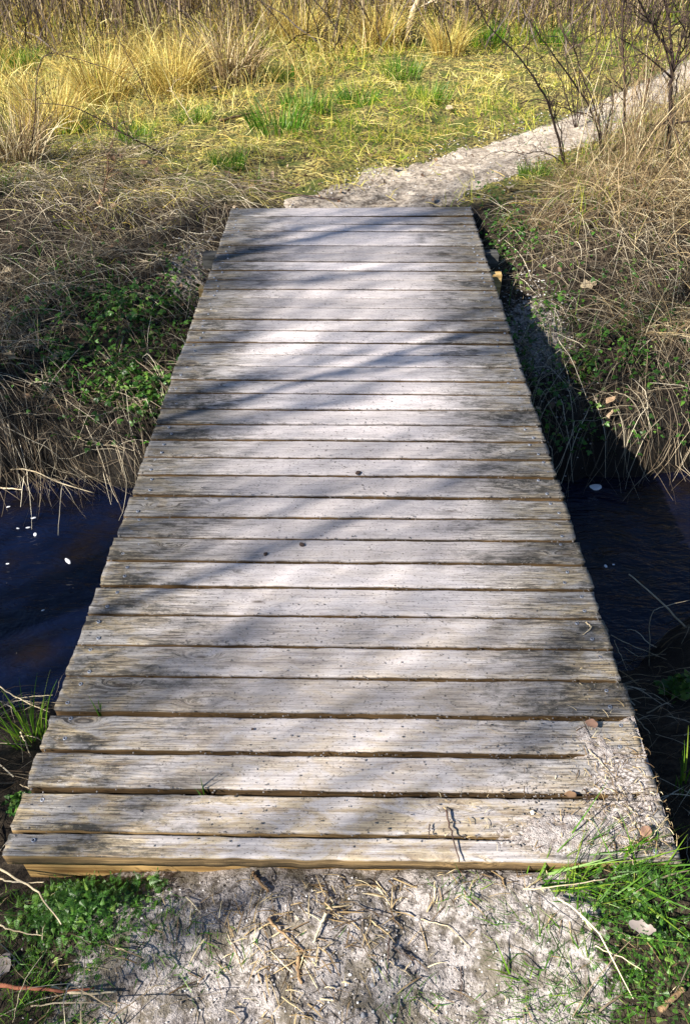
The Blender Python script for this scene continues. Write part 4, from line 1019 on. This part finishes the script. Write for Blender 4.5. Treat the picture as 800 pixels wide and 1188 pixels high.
twig('stalk', [(672, 1060), (686, 1078)], .0030, M_DRYSTALK, 'short thick pale stalk within the long grass', 'stalk', lift=.05)
twig('stalk', [(690, 1098), (722, 1112), (744, 1125)], .0012, M_DRYSTALK, 'thin pale stalk over the small leaved herb', 'stalk', lift=.045)
twig('bark_sliver', [(293, 1012), (300, 1022), (312, 1034)], .0042, M_BARKBIT, 'dark bark sliver beneath the front plank near centre', 'bark', lift=.008, ends=.7)
twig('bark_sliver', [(311, 1066), (330, 1085), (356, 1106)], .0036, M_BARKBIT, 'long bark sliver slanting down through the chopped straw', 'bark', lift=.007, ends=.4)
twig('bark_sliver', [(378, 1060), (371, 1076), (364, 1093)], .0040, M_DRYSTALK, 'upright tan splinter in the chopped straw', 'bark', lift=.009, ends=.5)
twig('bark_sliver', [(346, 1110), (346, 1130), (350, 1140)], .0045, M_BARKBIT, 'reddish brown bark flake below the long sliver', 'bark', lift=.005, ends=.6)
twig('twig', [(451, 1089), (450, 1110), (448, 1131)], .0016, M_BRAMBLE, 'dark vertical twig on the sand right of the large pebble', lift=.006)
twig('twig', [(452, 1116), (470, 1128), (486, 1139)], .0010, M_DRYSTALK, 'thin tan twig meeting the dark vertical one', lift=.005)
twig('twig', [(455, 1099), (480, 1117), (484, 1138)], .0009, M_BRAMBLE, 'bent dark twig beside the thin tan one', lift=.006)
twig('twig', [(488, 1067), (520, 1076), (545, 1100)], .0014, M_DRYSTALK, 'curved pale twig on the sand right of centre', lift=.008)
twig('twig', [(412, 1050), (450, 1065), (492, 1092)], .0012, M_STALK, 'long grey twig slanting over the sand below the front plank', lift=.008)
twig('twig', [(534, 1122), (535, 1142), (534, 1158)], .0013, M_BRAMBLE, 'short vertical twig right of centre near the bottom', lift=.006)
twig('twig', [(167, 1093), (150, 1110), (138, 1123)], .0012, M_BRAMBLE, 'dark twig slanting on the sand right of the feathery herb', lift=.008)
for pts, r, m_, lab in [
    ([(265, 215), (330, 224), (395, 231)], .006, M_BRAMBLE, 'dark stick lying on the litter left of the path mouth'),
    ([(255, 140), (285, 133), (318, 127)], .012, M_BROWNBARK, 'dark log lying in grass below the round orange clump'),
    ([(420, 138), (440, 150), (452, 160)], .006, M_BRAMBLE, 'short dark stick fallen on the meadow left of the path'),
    ([(0, 182), (30, 190), (58, 205)], .006, M_DRYSTALK, 'pale fallen stick on the left bank top'),
    ([(600, 120), (622, 116), (650, 118)], .006, M_BRAMBLE, 'dark stick along the far side of the sandy path')]:
    twig('fallen_stick', pts, r, m_, lab, 'stick', lift=.03, wob=.008)
for px, py, L, lab in [(520, 130, .09, 'pale dead leaf on the meadow left of the narrow path'), (455, 200, .07, 'dead leaf at the left edge of the path mouth'), (250, 108, .1, 'pale leaf caught in grass beside the round orange clump'), (590, 225, .09, 'dead leaf on the grass right of the far deck end')]:
    single_leaf('dead_leaf', px, py, L, M_PALELEAF, lab, rz=random.random() * 6, tilt=.4, lobes=1, up=.03)
# stalks over the right water and on the bank edges
def stalk3(pts, Y0, Y1, r, mat, label, n=12):
    Q = smooth_line(pxl(pts, Y0, Y1), n, .001); b = Q[0].copy()
    return tag(link('stalk', tubes_mesh('stalk', [(Q - b, np.linspace(r, r * .55, n))], 6), mat, loc=b), label, 'stalk')
stalk3([(815, 750), (785, 718), (757, 690), (729, 666)], 1.95, 2.15, .0042, M_DRYSTALK, 'thick dry stalk leaning out over the right water')
stalk3([(752, 785), (753, 745), (755, 712), (775, 702), (800, 696)], 1.8, 1.95, .0016, M_DRYSTALK, 'thin bent dry stalk rising by the right water')
stalk3([(708, 737), (735, 750), (765, 762), (800, 775)], 1.75, 1.8, .0014, M_DRYSTALK, 'thin dry stalk lying level over the right water edge')
stalk3([(712, 744), (720, 762), (728, 780)], 1.75, 1.70, .0014, M_DRYSTALK, 'short pale stalk against the right deck edge')
stalk3([(735, 830), (752, 850), (768, 872)], 1.38, 1.30, .0016, M_DRYSTALK, 'curved pale stalk beside the right deck edge lower down')
stalk3([(0, 797), (25, 812), (58, 826)], 1.5, 1.4, .0022, M_DRYSTALK, 'pale stalk leaning on the left deck edge')
stalk3([(18, 810), (40, 808), (62, 806)], 1.5, 1.45, .0012, M_DRYSTALK, 'thin pale stalk crossing the leaning one at left')
stalk3([(24, 850), (30, 862), (36, 878)], 1.35, 1.25, .0026, M_DRYSTALK, 'short thick pale stalk beside the left deck edge')
stalk3([(0, 546), (25, 544), (45, 549), (70, 560), (110, 572)], 3.05, 2.9, .004, M_DRYSTALK, 'pale branch lying across the left water edge')
stalk3([(0, 566), (15, 567), (26, 568)], 2.95, 2.9, .004, M_DRYSTALK, 'short pale stick floating below the pale branch')

# grass growing through the deck gaps
def sprout(px, py, n, L, label, seed):
    p = gp(px, py, -.004)
    me = tuft_mesh('grass_sprout', n, .004, (L * .5, L), (0, .25), (0, .4), (.0018, .003), 6, seed=seed)
    o = link('grass_sprout', me, M_GREEN, loc=p); return tag(o, label, 'grass sprout', 'sprouts in the deck gaps')
sprout(235, 919, 3, .105, 'green blade growing in the second gap from the front', 61)
sprout(115, 825, 4, .10, 'green sprout growing from the gap near the left deck edge', 62)
sprout(376, 681, 3, .03, 'tiny green sprout in a gap at the deck middle', 63)

# ------------------------------------------------------------------ light, sky, camera
EL = math.radians(38); AZ = math.radians(239)       # azimuth clockwise from +Y: behind left
sd = Vector((math.sin(AZ) * math.cos(EL), math.cos(AZ) * math.cos(EL), math.sin(EL)))
sun = bpy.data.lights.new('sun', 'SUN'); sun.energy = 4.9; sun.angle = math.radians(.53); sun.color = (1, .93, .82)
so = bpy.data.objects.new('sun', sun); COL.objects.link(so); so.rotation_euler = sd.to_track_quat('Z', 'Y').to_euler(); so.location = sd * 30
W_ = bpy.data.worlds.new('World'); S.world = W_; W_.use_nodes = True; nt = W_.node_tree
sky = nt.nodes.new('ShaderNodeTexSky'); sky.sky_type = 'NISHITA'; sky.sun_disc = False; sky.sun_elevation = EL; sky.sun_rotation = AZ; sky.air_density = 1.0; sky.dust_density = .1; sky.ozone_density = 4.5
bg = nt.nodes['Background']; nt.links.new(sky.outputs[0], bg.inputs[0]); bg.inputs[1].default_value = .05

cam = bpy.data.cameras.new('camera'); co = bpy.data.objects.new('camera', cam); COL.objects.link(co)
co.location = (0, 0, H); co.rotation_euler = (PI / 2 - PITCH, 0, YAW)
cam.sensor_fit = 'VERTICAL'; cam.sensor_height = 24; cam.lens = 24 * FPX / 1188; cam.clip_start = .02; cam.clip_end = 2000
S.camera = co
S.view_settings.view_transform = 'Standard'; S.view_settings.look = 'None'; S.view_settings.gamma = 1; S.view_settings.exposure = 1.5
S.view_settings.use_curve_mapping = False
S.render.resolution_x = 689; S.render.resolution_y = 1024
S.cycles.max_bounces = 6
